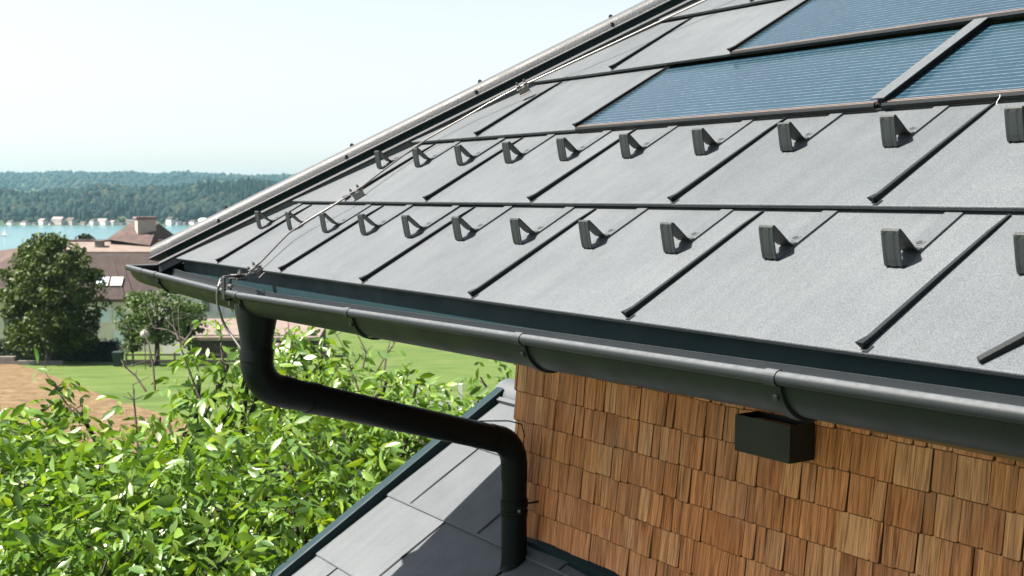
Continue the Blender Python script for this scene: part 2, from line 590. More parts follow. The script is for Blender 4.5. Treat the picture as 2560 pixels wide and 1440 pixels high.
def crowns(spec, V0, F0):
    Vs, Fs = [], []
    for i, (p, w, h, kind) in enumerate(spec):
        v = V0.copy()
        r = 1 + rng.normal(0, 0.13, len(v))[:, None]
        v = v * r
        if kind:   # conifer: taper to the top
            k = (v[:, 2:3] + 1) / 2
            v[:, :2] *= np.clip(1.15 - 1.0 * k, 0.04, 1.2)
        else:
            v[:, :2] *= np.where(v[:, 2:3] < -0.3, 0.75, 1.0)
        v = v * np.array([w / 2, w / 2, h / 2]) + np.array([p.x, p.y, p.z + h * 0.45])
        Vs.append(v); Fs.append(F0 + i * len(V0))
    return np.concatenate(Vs), np.concatenate(Fs)


spec = []
for _ in range(5200):
    D = 1725 + (2330 - 1725) * rng.random() ** 1.15; x = rng.uniform(-420, 900)
    if D < 1775 and rng.random() < 0.55: continue
    con = (math.sin(x * 0.013 + D * 0.006) + rng.normal(0, 0.5)) > (0.1 if x > 330 else 0.75)
    h = rng.uniform(15, 26) if con else rng.uniform(11, 21)
    if D < 1770: h *= 0.5
    w = h * (rng.uniform(0.30, 0.42) if con else rng.uniform(0.62, 0.95))
    spec.append((far_pt(D, x, -1), w, h, con))
V, F = crowns(spec, ICO_V, ICO_F)
spec = []
for _ in range(4600):
    D = 1725 + (2330 - 1725) * rng.random() ** 1.15; x = rng.uniform(-1600, -420) if rng.random() < 0.42 else rng.uniform(900, 2500)
    h = rng.uniform(12, 24); spec.append((far_pt(D, x, -1), h * rng.uniform(0.4, 0.9), h, rng.random() < 0.4))
V2, F2 = crowns(spec, IC1_V, IC1_F)
V, F = np.concatenate([V, V2]), np.concatenate([F, F2 + len(V)])
tag(np_object("lakeside_forest", V, F, M["forest_near"], smooth=False), "dense mixed forest covering the hill behind the far lake shore", "forest", kind="stuff")
spec = []
for _ in range(9500):
    D = rng.uniform(2850, 4400); x = rng.uniform(-420, 900) if rng.random() < 0.55 else rng.uniform(-1600, 2500)
    field = math.sin(x * 0.012 + 0.9) + math.sin(D * 0.006 + x * 0.004)
    if D < 3900 and field > 0.45: continue
    h = rng.uniform(14, 24); w = h * rng.uniform(0.7, 1.25)
    spec.append((far_pt(D, x, -2), w, h, rng.random() < 0.4))
V, F = crowns(spec, IC1_V, IC1_F)
tag(np_object("distant_forest", V, F, M["forest"], smooth=False), "blue hazy forest on the farthest ridge under the sky", "forest", kind="stuff")

# haze: one closed volume round everything
hz = MB(); hz.box(-6500, 3500, -3000, 6500, -48, 108)
hm = bpy.data.materials.new("haze_air"); hm.use_nodes = True
t = hm.node_tree; t.nodes.clear()
pv = t.nodes.new("ShaderNodeVolumePrincipled"); mo = t.nodes.new("ShaderNodeOutputMaterial")
pv.inputs["Color"].default_value = (0.42, 0.82, 0.98, 1); pv.inputs["Density"].default_value = 0.000052
pv.inputs["Anisotropy"].default_value = 0.2
t.links.new(pv.outputs[0], mo.inputs["Volume"])
tag(hz.build("haze", hm), "thin bluish summer haze between the house and the far hills", "haze", kind="stuff")
# ------------------------------------------------------------------ the house in front
TW, CH, U0 = 0.579188, 0.42498, -1.567284     # tile width, course height, first seam
XR = 5.0
HIP_K = 0.79


def hip_x(s): return -2.10 + HIP_K * s * CP


def tile_h(c, s): return -0.006 + 0.0175 * (1 - (s - c * CH) / CH)


def clip_left(poly, fx):
    out = []
    for i in range(len(poly)):
        a, b = poly[i], poly[(i + 1) % len(poly)]
        da, db = a[0] - fx(a[1]), b[0] - fx(b[1])
        if da >= 0: out.append(a)
        if da * db < 0:
            k = da / (da - db)
            out.append((a[0] + (b[0] - a[0]) * k, a[1] + (b[1] - a[1]) * k))
    return out


house = root("house", (1.5, 3.0, -6.6), "dark metal roofed house with a wooden shingle wall and deep eaves", "house")

NC = 8
roofb = MB()
seams = []
for c in range(NC):
    off = 0.5 if c % 2 else 0.0
    s0, s1 = c * CH, (c + 1) * CH + 0.02
    js = [U0 + TW * (j + off) for j in range(-2, 12)]
    for xa, xb in zip(js[:-1], js[1:]):
        tilt = random.uniform(-0.0012, 0.0012)
        pl = clip_left([(xa, s0), (xb, s0), (xb, s1), (xa, s1)], hip_x)
        j_ = (xa - U0) / TW
        under = (c == 2 and 1.9 < j_ < 5.9) or (c == 3 and 2.4 < j_ < 4.4)
        if under: continue
        if len(pl) >= 3 and xa < XR:
            pl = [(min(x, XR), s) for x, s in pl]
            roofb.poly([rp(x, s, tile_h(c, s) + tilt * (x - xa) / TW) for x, s in pl])
        # folded lower edge
        x0 = max(xa, hip_x(s0)); x1 = min(xb, XR)
        if x1 > x0:
            h = tile_h(c, s0); prof = [(0, 0), (-0.0012, -0.0006), (-0.0020, -0.0024), (-0.0006, -0.0096), (0.001, -0.0106), (0.008, -0.0108)]
            roofb.loft([[rp(x, s0 + a, h + b + tilt * (x - xa) / TW) for a, b in prof] for x in (x0, x1)], closed=False)
    for j in range(-2, 12):
        x = U0 + TW * (j + off)
        if x < XR and x > hip_x(s0) + 0.01:
            seams.append((c, j, x))
roof = roofb.build("roof", M["roof"], house)
SOLAR_T = (2, 4)
for c, j, x in seams:
    if (c, j) in ((2, 3), (2, 5), (3, 3), SOLAR_T): continue
    s0 = c * CH + 0.004
    s1 = (c + 1) * CH - 0.004
    if x < hip_x(s1): s1 = (x + 2.10) / HIP_K / CP
    if s1 - s0 < 0.05: continue
    rings = []
    for k in (0, 0.06, 0.5, 0.85, 1.0):
        s = s0 + (s1 - s0) * k
        g = 1.0 if k < 0.5 else (0.86 if k == 0.5 else (0.72 if k < 1 else 0.5))
        h = tile_h(c, s) - 0.002
        wob = random.uniform(-0.0007, 0.0007)
        e = 0.0018 if k < 0.03 else 0
        rings.append([rp(x + wob + a * g, s, h + b * g) for a, b in ((0.000, 0), (0.0008, 0.006), (0.0026 + e, 0.0118 + e), (0.0022 + e, 0.0130 + e * 1.5), (-0.0068 - e * 2, 0.0128 + e * 2), (-0.0076 - e * 2, 0.0115 + e * 2), (-0.003, 0.005))])
    sm = MB()
    sm.loft(rings)
    # little foot where the seam ends
    sm.box(x + 0.001, x + 0.013, s0 - 0.005, s0 + 0.012, 0, 0.0020, lambda u, s, h: rp(u, s, tile_h(c, max(s, c * CH)) + h - 0.0006))
    sm.build("standing_seam", M["seam"], roof)

# T-shaped joint strip between the lower solar panels
xj = U0 + TW * 4
jt = lambda u, s, h: rp(u, s, h - 0.016 * (s - 2 * CH) / CH)
tj = MB()
tj.box(xj - 0.021, xj + 0.017, 2 * CH - 0.002, 3 * CH - 0.006, 0.026, 0.0285, jt)
tj.build("cover_strip", M["roof"], roof)
tj = MB()
tj.box(xj - 0.004, xj + 0.001, 2 * CH, 3 * CH - 0.006, 0.000, 0.0258, jt)
tj.box(xj + 0.0012, xj + 0.006, 2 * CH + 0.001, 3 * CH - 0.006, 0.012, 0.0256, jt)
tj.build("joint_web", M["seam"], roof)

# diagonal seam at the right end of the eave
ds = MB()
a, b = Vector((1.535, 0.006)), Vector((1.70, 0.34))
ds.loft([[rp(q.x + da, q.y + db, h) for da, db, h in ((0, 0, 0.004), (0.001, 0, 0.020), (-0.006, 0.004, 0.022), (-0.006, 0.004, 0.004))] for q in (a, a.lerp(b, .5), b)])
ds.build("diagonal_seam", M["seam"], roof)

# hip: vented cap on an upstand
HD = Vector((HIP_K, 1, 0)).normalized(); HM = Vector((HD.y, -HD.x, 0)); HO = Vector((-2.03, 0, 0))


def hp(t, a, z): return HO + HD * t + HM * a + Vector((0, 0, z + TP * t * HD.y))


def hip_t(px, py, a):
    o = HO + HM * a; d = ray(px, py)
    k = (o - CAM).dot(HM) / d.dot(HM)
    return (CAM + d * k - o).dot(HD)


def cap_section(g=0.0):
    pts = [(-0.017 + g, 0.0595), (-0.0155 + g, 0.0625), (-0.026 + g, 0.0680)]
    for i in range(1, 14):
        th = PI * i / 14
        pts.append((-0.1 + (0.073 + g) * math.cos(th), 0.070 - 0.008 * (1 - math.cos(th)) + (0.0535 + g) * math.sin(th) ** 0.8))
    pts += [(-0.176 - g, 0.046), (-0.190, 0.038), (-0.188, 0.035), (-0.17, 0.040)]
    return pts


def cap_piece(t0, t1, g):
    mb = MB()
    n = 2
    mb.loft([[hp(t0 + (t1 - t0) * i / n, a, z) for a, z in cap_section(g)] for i in range(n + 1)])
    return mb


t_cap0 = hip_t(372, 647, -0.016)
t_j = hip_t(452, 597, -0.02)
cap_piece(t_cap0, t_j, 0.0).build("hip_cap", M["cap"], roof, smooth=True)
cap_piece(t_j - 0.045, 3.3, 0.0016).build("hip_cap", M["cap"], roof, smooth=True)
t_f0 = hip_t(397, 657, 0.0)
fl = MB()
fl.loft([[hp(t, a, z) for a, z in ((0, -0.012), (0, 0.016), (0.0095, 0.0180), (0.0100, 0.0210), (-0.008, 0.0310), (-0.034, 0.0325), (-0.034, 0.0295), (-0.010, 0.0280), (-0.005, 0.02), (-0.004, -0.012))] for t in (t_f0, 1.5, 3.3)])
fl.build("hip_flashing", M["cap"], roof)
vb = MB()
vb.loft([[hp(t, a, z) for a, z in ((-0.042, 0.028), (-0.040, 0.062), (-0.155, 0.055), (-0.155, 0.0))] for t in (t_f0 + 0.02, 3.3)])
vb.build("hip_vent", M["apron"], roof)
for px, py, a, z in ((1190, 237, -0.030, 0.082), (865, 397, -0.030, 0.082), (1530, 72, -0.030, 0.082), (545, 553, -0.030, 0.082),
                     (880, 365, -0.125, 0.125), (1200, 207, -0.125, 0.125), (1527, 45, -0.125, 0.125), (566, 518, -0.125, 0.125)):
    t = hip_t(px, py, a)
    c0 = hp(t, a, z); ax = (HM * (0.55 if a > -0.05 else -0.3) + Vector((0, -0.35, 0.8))).normalized()
    sc = MB(); sc.cyl(c0, c0 + ax * 0.004, 0.0085, 12); sc.cyl(c0 + ax * 0.003, c0 + ax * 0.009, 0.0055, 6)
    sc.build("screw", M["screw"], roof)

# eave apron behind the tile edge, soffit, hidden roof slopes
ap = MB()
ap.loft([[(x, y, z) for y, z in ((0.030, -0.004), (0.027, -0.085), (0.024, -0.110), (0.028, -0.112), (0.055, -0.01))] for x in (-2.045, XR)])
ap.build("eave_apron", M["apron"], roof)
A0, A1 = hp(-0.03, -0.1, 0.036), hp(3.25, -0.1, 0.036)
hid = MB()
hid.poly([A0, A1, (A1.x, 7.0, A1.z), (A0.x, 7.0, A0.z)])
hid.poly([(A1.x, A1.y, A1.z), (XR, A1.y, A1.z), (XR, 6.6, 0.0), (A1.x - 1.9, 6.6, 0.0)])
hid.poly([rp(A1.x, NC * CH - 0.4, -0.004), rp(XR, NC * CH - 0.4, -0.004), (XR, A1.y, A1.z), A1])
hid.build("rear_slope", M["roof"], roof)
so = MB()
so.box(-2.04, XR, 0.05, 1.20, -0.125, -0.105); so.box(-2.04, -1.36, 1.201, 6.5, -0.125, -0.105)
so.box(-2.05, -2.03, 0.07, 6.5, -0.12, 0.0)
so.build("soffit", M["wood"], house)

# shingle wall
WY, WX = 1.15, -1.375
wl = MB()
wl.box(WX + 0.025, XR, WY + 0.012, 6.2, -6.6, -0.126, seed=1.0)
zs = [-0.523 - 0.1155 * k for k in range(-3, 6)]


def shingle_row(zb, zt, x0, x1, fn):
    x = x0 - random.uniform(0, 0.06)
    while x < x1:
        w = random.choice((0.036, 0.044, 0.050, 0.056, 0.060, 0.064, 0.070, 0.076, 0.086, 0.100, 0.120))
        gp_ = random.choice((0.0006, 0.001, 0.0015, 0.0022, 0.0032, 0.005)); a, b = max(x + 0.0006, x0 - 0.004), min(x + w - gp_, x1)
        x += w
        if b - a < 0.012: continue
        lo = zb + random.uniform(-0.0028, 0.0028)
        th = random.choice((0.011, 0.012, 0.013, 0.014, 0.017)); tilt = random.uniform(-0.0016, 0.0016)
        c = min(0.005, (b - a) * 0.2)
        sk = random.uniform(-0.0008, 0.0008)
        bev = 0.0042
        P1 = [(a + sk, lo + c + bev), (a + c, lo + bev), (b - c, lo + bev), (b + sk, lo + c + bev), (b, zt), (a, zt)]
        P2 = [(a + sk, lo + c), (a + c, lo), (b - c, lo), (b + sk, lo + c), (b, zt), (a, zt)]
        o1 = [-0.005 - th - tilt, -0.005 - th - tilt, -0.005 - th + tilt, -0.005 - th + tilt, -0.003, -0.003]
        o2 = [o + 0.0045 for o in o1[:4]] + [-0.003, -0.003]
        vs = [fn(q[0], d, q[1]) for q, d in zip(P1, o1)] + [fn(q[0], d, q[1]) for q, d in zip(P2[:4], o2)] + [fn(q[0], 0.010, q[1]) for q in P2]
        sd = random.random() * 0.9
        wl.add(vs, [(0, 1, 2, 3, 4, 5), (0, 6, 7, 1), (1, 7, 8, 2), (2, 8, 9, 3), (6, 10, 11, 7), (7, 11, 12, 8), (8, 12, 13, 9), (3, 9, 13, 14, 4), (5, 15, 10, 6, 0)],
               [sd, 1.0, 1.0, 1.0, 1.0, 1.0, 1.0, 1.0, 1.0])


for zb in zs:
    shingle_row(max(zb, -1.135), zb + 0.137, WX, 4.2, lambda x, d, z: (x, WY + d, z))
    shingle_row(max(zb, -1.135), zb + 0.137, -4.5, -WY - 0.01, lambda x, d, z: (WX + 0.012 + d, -x, z))
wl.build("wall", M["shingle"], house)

# ------------------------------------------------------------------ lower roof of the annex
LZ = -1.815


def lp(x, y, h=0.0): return Vector((x, y - h * SP, LZ + TP * y + h * CP))


def on_low(px, py):
    n = Vector((0, -SP, CP)); d = ray(px, py)
    return CAM + d * ((Vector((0, 0, LZ)) - CAM).dot(n) / d.dot(n))


annex = root("annex", (-0.5, 0.9, -6.6), "low annex with its own sloping metal roof below the shingle wall", "annex")
YR = on_low(1285, 985).y
vx = on_low(970, 1240).x
ycs = [on_low(970, 1240).y + k * CH * CP for k in (-5, -4, -3, -2, -1, 0, 1)]
seam_x = [on_low(1195, 1125).x, on_low(1115, 1306).x]
lb, low_seams = MB(), []
for k, y0 in enumerate(ycs):
    y1 = min(ycs[k + 1] if k + 1 < len(ycs) else YR, YR)
    base = seam_x[0] if k % 2 else seam_x[1]
    xs = [vx] + [x for x in [base + TW * i for i in range(-1, 12)] if x > vx + 0.02 and x < 4.4]
    for xa, xb in zip(xs, xs[1:] + [4.5]):
        tl = random.uniform(-0.001, 0.001)
        yt = y1 + 0.01
        if xb > WX - 0.05 and xa < WX - 0.05 and yt > WY: xb2, pieces = WX, [(xa, WX + 0.02, y0, yt), (WX + 0.02, xb, y0, min(yt, WY + 0.02))]
        elif xa >= WX - 0.05: pieces = [(xa, xb, y0, min(yt, WY + 0.02))]
        else: pieces = [(xa, xb, y0, yt)]
        for (p0, p1, q0, q1) in pieces:
            if q1 <= q0: continue
            f = lambda y: 0.011 * (1 - (y - y0) / (CH * CP)) + 0.002
            lb.poly([lp(p0, q0, f(q0)), lp(p1, q0, f(q0) + tl), lp(p1, q1, f(q1) + tl), lp(p0, q1, f(q1))])
            lb.loft([[lp(x, q0 + dy, f(q0) + dh) for dy, dh in ((0, 0), (-0.004, -0.003), (-0.004, -0.007), (0, -0.010))] for x in (p0, p1)], closed=False)
        if xa > vx + 0.02:
            ye = y1 if xa < WX - 0.02 else min(y1, WY)
            if ye - y0 > 0.05 and xa < 0.5:
                ls = MB()
                low_seams.append(ls)
                ls.loft([[lp(xa + p * g, y, 0.002 + q * g) for p, q in ((0, 0), (0.003, 0.013), (-0.008, 0.0135), (-0.003, 0.005))] for y, g in ((y0 + 0.004, 1), ((y0 + ye) / 2, 0.8), (ye - 0.003, 0.4))])
lroof = lb.build("roof", M["roof"], annex)
for ls in low_seams: ls.build("standing_seam", M["seam"], lroof)
vg = MB()
vg.loft([[lp(x, y, h) for x, h in ((vx - 0.002, 0.0), (vx - 0.002, 0.046), (vx - 0.010, 0.050), (vx - 0.062, 0.048), (vx - 0.066, 0.044), (vx - 0.066, -0.12), (vx - 0.055, -0.12), (vx - 0.03, 0.0))] for y in (ycs[0], 0.4, YR - 0.02)])
vg.build("verge_trim", M["apron"], lroof)
rc = MB()
ridge_z = LZ + TP * YR


def ridge_ring(x, g=0.0):
    return [(x, YR + 0.04 - (0.098 + g) * math.cos(PI * i / 12), ridge_z - 0.035 + (0.095 + g) * math.sin(PI * i / 12)) for i in range(13)]


rc.loft([ridge_ring(vx - 0.09), ridge_ring(vx + 0.03)])
rc.loft([ridge_ring(vx + 0.03, 0.004), ridge_ring(WX + 0.03, 0.004)])
rc.build("ridge_cap", M["roof"], lroof, smooth=True)
ru = MB(); ru.box(vx, WX + 0.01, YR - 0.075, YR - 0.055, 0.0, 0.028, lambda x, y, h: lp(x, y, h)); ru.build("ridge_upstand", M["roof"], lroof)
wf = MB()
wf.loft([[lp(x, y, h) for y, h in ((WY - 0.055, 0.004), (WY - 0.045, 0.012), (WY - 0.026, 0.012), (WY - 0.022, 0.030), (WY + 0.008, 0.030), (WY + 0.008, 0.0))] for x in (WX - 0.02, 4.4)])
wf.build("wall_flashing", M["apron"], lroof)
bs = MB(); bs.poly([(vx - 0.06, YR + 0.02, ridge_z - 0.005), (WX + 0.02, YR + 0.02, ridge_z - 0.005), (WX + 0.02, YR + 2.2, ridge_z - 1.35), (vx - 0.06, YR + 2.2, ridge_z - 1.35)])
bs.build("rear_slope", M["roof"], lroof)
gw = MB()
gy = ycs[0] + 0.25
gw.poly([(vx - 0.02, gy, -6.6), (vx - 0.02, YR + 2.0, -6.6), (vx - 0.02, YR + 2.0, ridge_z - 1.3), (vx - 0.02, YR + 0.02, ridge_z - 0.03), (vx - 0.02, gy, LZ + TP * gy - 0.03)])
gw.poly([(vx - 0.02, gy, -6.6), (4.4, gy, -6.6), (4.4, gy, LZ + TP * gy - 0.03), (vx - 0.02, gy, LZ + TP * gy - 0.03)])
gw.build("wall", M["annex_wall"], annex)

# ------------------------------------------------------------------ gutter
BX = [-2.187, -0.984, 1.9, 5.0]
BZ = [-0.033, -0.060, -0.017, 0.0]


def bead_z(x): return float(np.interp(x, BX, BZ))


GY, GR = -0.075, 0.066


def gutter_ring(x, dz=0.0):
    z = bead_z(x) + dz
    outer = [(GY - GR * math.cos(PI * i / 16), -GR * math.sin(PI * i / 16)) for i in range(17)]
    inner = [(GY - (GR - 0.0016) * math.cos(PI * i / 16), -(GR - 0.0016) * math.sin(PI * i / 16)) for i in range(16, -1, -1)]
    return [(y, z + dz2) for y, dz2 in outer + inner]


gutter = root("gutter", (0.4, GY, -0.12), "dark half-round gutter with rounded front bead running below the eave", "gutter")
g = MB()
xl = BX[0] + 0.0


def miter(x, y, z): return (x - (y + 0.14) * 0 if x > -2.1 else -2.187 + (y + 0.14), y, z)


rings = []
for x in (None, -1.9, -1.5, -0.984, -0.4, 0.3, 1.0, 1.9, 3.4, 5.0):
    if x is None: rings.append([(-2.187 + (y + 0.141), y, z) for y, z in gutter_ring(-2.187)])
    else: rings.append([(x, y, z) for y, z in gutter_ring(x)])
g.loft(rings, True, False)
# return along the left eave, mitred at the corner
g.loft([[(-2.187 + (y + 0.141), y, z) for y, z in gutter_ring(-2.187)]] + [[(-2.187 + (y + 0.141), yy, z) for y, z in gutter_ring(-2.187)] for yy in (0.3, 3.0, 6.0)], True, False)
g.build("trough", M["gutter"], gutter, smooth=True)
bd = MB()
bp = [(x, -0.1495, bead_z(x) + 0.002) for x in (-1.99, -1.5, -0.984, -0.4, 0.3, 1.0, 1.9, 3.4, 5.0)]
bd.tube(bp, 0.0108, 16)
bd.tube([(-2.188, 6.0, -0.031), (-2.188, 0.3, -0.031), (-2.188, -0.1495, -0.031), (-1.985, -0.1495, bead_z(-1.985) + 0.002)], 0.0112, 16)
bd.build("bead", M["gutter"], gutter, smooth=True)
for hx in (-1.818, -0.984, -0.191, 0.594, 1.284, 2.0):
    z0 = bead_z(hx)
    hk = MB()
    w = 0.0125

    def band(pts, wx=w):
        hk.loft([[(hx + wx * s, y, z) for y, z in pts] for s in (-1, 1)])
    ro, ri = 0.0128, 0.0110
    arc = [(-0.1495 - ro * math.cos(q), z0 + 0.002 + ro * math.sin(q)) for q in np.linspace(-1.15, 2.6, 16)]
    arc += [(-0.1495 - ri * math.cos(q), z0 + 0.002 + ri * math.sin(q)) for q in np.linspace(2.6, -1.15, 16)]
    band(arc)
    o1, o2 = GR + 0.0012, GR + 0.0058
    th = np.linspace(0.16, PI - 0.15, 22)
    band([(GY - o2 * math.cos(q), z0 - o2 * math.sin(q)) for q in th] + [(GY - o1 * math.cos(q), z0 - o1 * math.sin(q)) for q in th[::-1]], 0.0105)
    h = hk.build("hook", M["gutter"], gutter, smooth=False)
    rv = MB(); q = 0.42
    c0 = Vector((hx - 0.002, GY - o2 * math.cos(q), z0 - o2 * math.sin(q))); nn = Vector((0, -math.cos(q), -math.sin(q)))
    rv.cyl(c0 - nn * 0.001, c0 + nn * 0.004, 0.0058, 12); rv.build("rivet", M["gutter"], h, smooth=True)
jr = MB(); jr.tube([(-1.975, -0.1495, bead_z(-1.975) + 0.002), (-1.969, -0.1495, bead_z(-1.97) + 0.002)], 0.0118, 16); jr.build("joint_ring", M["black"], gutter, smooth=True)

# ------------------------------------------------------------------ downpipe
dp = root("downpipe", (-1.251, 1.05, -1.3), "black round downpipe with bends crossing from the gutter outlet to the wall", "downpipe")
X1, Y1 = -1.021, GY
X2, Y2 = -1.251, 1.05
PR = 0.0505
fn = MB()
rings = []
for k in range(9):
    f = k / 8
    e = f * f * (3 - 2 * f)
    z = -0.082 + (-0.222 + 0.082) * f
    ax, ay = 0.098 + (PR - 0.098) * f ** 0.8, 0.067 + (PR - 0.067) * e
    cx = -1.012 + (X1 + 1.012) * f
    rings.append([(cx + ax * math.cos(2 * PI * i / 28), GY + ay * math.sin(2 * PI * i / 28), z - (0.0 if k else 0.010 * 0)) for i in range(28)])
rings.append([(X1 + PR * math.cos(2 * PI * i / 28), GY + PR * math.sin(2 * PI * i / 28), -0.246) for i in range(28)])
fn.loft(rings, True, False)
fn.build("outlet_funnel", M["pipe"], dp, smooth=True)


def bend(a, b, c, r, n=10):
    """round the corner b between a and c with radius r"""
    a, b, c = Vector(a), Vector(b), Vector(c)
    u, v = (a - b).normalized(), (c - b).normalized()
    th = u.angle(v); k = r / math.tan(th / 2)
    ctr = b + (u + v).normalized() * (r / math.sin(th / 2))
    p0, p1 = b + u * k - ctr, b + v * k - ctr
    ang = p0.angle(p1); ax = p0.cross(p1).normalized()
    return [ctr + Matrix.Rotation(ang * i / n, 3, ax) @ p0 for i in range(n + 1)]


z1, z2 = -0.352, -0.700
B1, B2 = Vector((X1, Y1, z1)), Vector((X2, Y2, z2))
T1, FT = Vector((X1, Y1, -0.24)), Vector((X2, Y2, -1.15))
e1 = bend(T1, B1, B2, 0.115)
e2 = bend(B1, B2, FT, 0.115)
dirn = (B2 - B1).normalized()
FB = Vector((X2 + 0.01, Y2 - 0.02, -1.175))
e3 = bend(FT, Vector((X2, Y2, -1.23)), Vector((X2 - 0.03, Y2 - 0.20, -1.35)), 0.10, 8)


def pipe_part(name, path, r):
    mb = MB(); mb.tube(path, r, 28); return mb.build(name, M["pipe"], dp, smooth=True)


pipe_part("elbow", [T1] + e1 + [e1[-1] + dirn * 0.05], PR + 0.0015)
pipe_part("collar", [T1 + Vector((0, 0, 0.004)), T1 - Vector((0, 0, 0.028))], PR + 0.0032)
pipe_part("inclined_pipe", [e1[-1] + dirn * 0.02, e2[0] - dirn * 0.02], PR - 0.0005)
pipe_part("collar", [e1[-1] + dirn * 0.118, e1[-1] + dirn * 0.155], PR + 0.0018)
pipe_part("elbow", [e2[0] - dirn * 0.05] + e2 + [e2[-1] - Vector((0, 0, 0.06))], PR + 0.0015)
pipe_part("vertical_pipe", [e2[-1] - Vector((0, 0, 0.03)), e3[0] - Vector((0, 0, 0.0))], PR - 0.0005)
zc = on_y(1285, 1258, Y2).z
cl = pipe_part("clamp", [(X2, Y2, zc + 0.016), (X2, Y2, zc - 0.012)], PR + 0.004)
pipe_part("collar", [(X2, Y2, zc - 0.024), (X2, Y2, zc - 0.034)], PR + 0.0035)
pipe_part("collar", [(X2, Y2, zc - 0.040), (X2, Y2, zc - 0.050)], PR + 0.0025)
pipe_part("foot_bend", e3 + [e3[-1] + (e3[-1] - e3[-2]).normalized() * 0.12], [PR + 0.001] * 6 + [PR + 0.004] * 2 + [PR + 0.005] * 2)
pt = MB()
cd = Vector((0.75, -0.45, 0)).normalized(); sd = Vector((-cd.y, cd.x, 0))
pc = Vector((X2, Y2, zc - 0.012)) + cd * (PR + 0.002) + sd * 0.016
pt.add([pc + sd * a + cd * b + Vector((0, 0, c)) for a in (-0.007, 0.009) for b in (0, 0.016) for c in (-0.016, 0.016)],
       [(0, 1, 3, 2), (4, 6, 7, 5), (0, 4, 5, 1), (2, 3, 7, 6), (0, 2, 6, 4), (1, 5, 7, 3)])
pt.build("clamp_lug", M["pipe"], cl)
pb = MB(); pb.cyl(pc + cd * 0.012, pc + cd * 0.022, 0.0055, 10); pb.build("bolt", M["steel"], cl, smooth=True)
sk = MB(); sk.tube([Vector((X2 + 0.03, Y2 + 0.03, zc)), Vector((X2 + 0.040, WY - 0.012, zc + 0.003))], 0.004, 8); sk.build("wall_spike", M["pipe"], cl)
wr = MB()
wa = e2[0] + Vector((0, 0, PR + 0.001)) - dirn * 0.10
wr.tube([wa + Vector((0.0, -0.02, 0.003)), wa + Vector((0.0, 0.06, -0.004)), wa + Vector((-0.005, 0.13, -0.012)), wa + Vector((0.0, 0.185, -0.030)), wa + Vector((0.0, 0.20, -0.08))], 0.0026, 6)
wr.build("strap_wire", M["pipe"], dp)

# ------------------------------------------------------------------ snow guards
def make_guard():
    t = empty("snow_guard", (0, 0, 0), (P, 0, 0))
    W = 0.0365
    # local: x across, y up the slope (0 = foot of the plate), z off the tile
    st = MB()
    yb, yt = 0.005, 0.186
    for (xa, xb, ya, yz) in ((0, W, yb, 0.052), (0.0000, W, 0.052, yt)):
        st.box(xa, xb, ya, yz, 0.0008, 0.0060 if ya > 0.02 else 0.0034)
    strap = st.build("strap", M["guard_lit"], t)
    ho = MB()
    ho.loft([[(W * 0.5 + r * math.cos(q), 0.078 + r * math.sin(q), z + 0.0027) for q in np.linspace(0, 2 * PI, 20, endpoint=False)] for r, z in ((0.0098, 0.0033), (0.0098, 0.0040), (0.0088, 0.0042))])
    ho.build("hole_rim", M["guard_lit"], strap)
    h2 = MB(); h2.cyl((W * .5, 0.078, 0.0066), (W * .5, 0.078, 0.0073), 0.0062, 16); h2.build("hole", M["black"], strap)
    th = 0.0028
    # upright plate with pressed ribs, rounded top, brace back to the strap
    pl = MB()

    def strip(path, nrm, ribs):
        """extrude a folded strip across x with optional ribs"""
        xs = [0.0, 0.10, 0.20, 0.28, 0.36, 0.64, 0.72, 0.80, 0.90, 1.0]
        rb = [0, 0, -1, -1, 0, 0, -1, -1, 0, 0] if ribs else [0] * 10
        front, back = [], []
        for k, (y, z) in enumerate(path):
            ny, nz = nrm[k]
            for x, r in zip(xs, rb):
                d = r * 0.0013 * (1 if 1 <= k <= len(path) - 2 else 0)
                front.append((x * W, y + ny * (th / 2 + d), z + nz * (th / 2 + d)))
                back.append((x * W, y - ny * th / 2, z - nz * th / 2))
        n, m = len(xs), len(path)
        vs = front + back; o = n * m; fs = []
        for i in range(m - 1):
            for j in range(n - 1):
                fs.append((i * n + j, i * n + j + 1, (i + 1) * n + j + 1, (i + 1) * n + j))
                fs.append((o + i * n + j, o + (i + 1) * n + j, o + (i + 1) * n + j + 1, o + i * n + j + 1))
            for j in (0, n - 1):
                fs.append((i * n + j, (i + 1) * n + j, o + (i + 1) * n + j, o + i * n + j))
        for i in (0, m - 1):
            for j in range(n - 1):
                fs.append((i * n + j, i * n + j + 1, o + i * n + j + 1, o + i * n + j))
        pl.add(vs, fs)
    strip([(0.010, 0.0018), (0.004, 0.0026), (0.0008, 0.0065), (0.0035, 0.018), (0.0100, 0.038), (0.0170, 0.0585), (0.0192, 0.0635)],
          [(0, -1), (-0.5, -0.86), (-0.97, -0.2), (-0.96, 0.28), (-0.955, 0.3), (-0.95, 0.31), (-0.9, 0.42)], True)
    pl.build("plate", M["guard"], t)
    pl = MB()
    strip([(0.0192, 0.0635), (0.0215, 0.0655), (0.0245, 0.0640), (0.0330, 0.0430), (0.0425, 0.0190), (0.0480, 0.0095), (0.0530, 0.0068), (0.0600, 0.0066)],
          [(-0.8, 0.6), (0, 1), (0.85, 0.5), (0.92, 0.38), (0.92, 0.38), (0.8, 0.6), (0.3, 0.95), (0, 1)], False)
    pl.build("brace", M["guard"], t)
    return t


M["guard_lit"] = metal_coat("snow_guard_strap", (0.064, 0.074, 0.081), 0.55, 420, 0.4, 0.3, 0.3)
ORD = ["first", "second", "third", "fourth", "fifth", "sixth", "seventh", "eighth", "ninth", "tenth", "eleventh", "twelfth"]
proto = None
GX = on_roof(2551, 690).x - 0.002


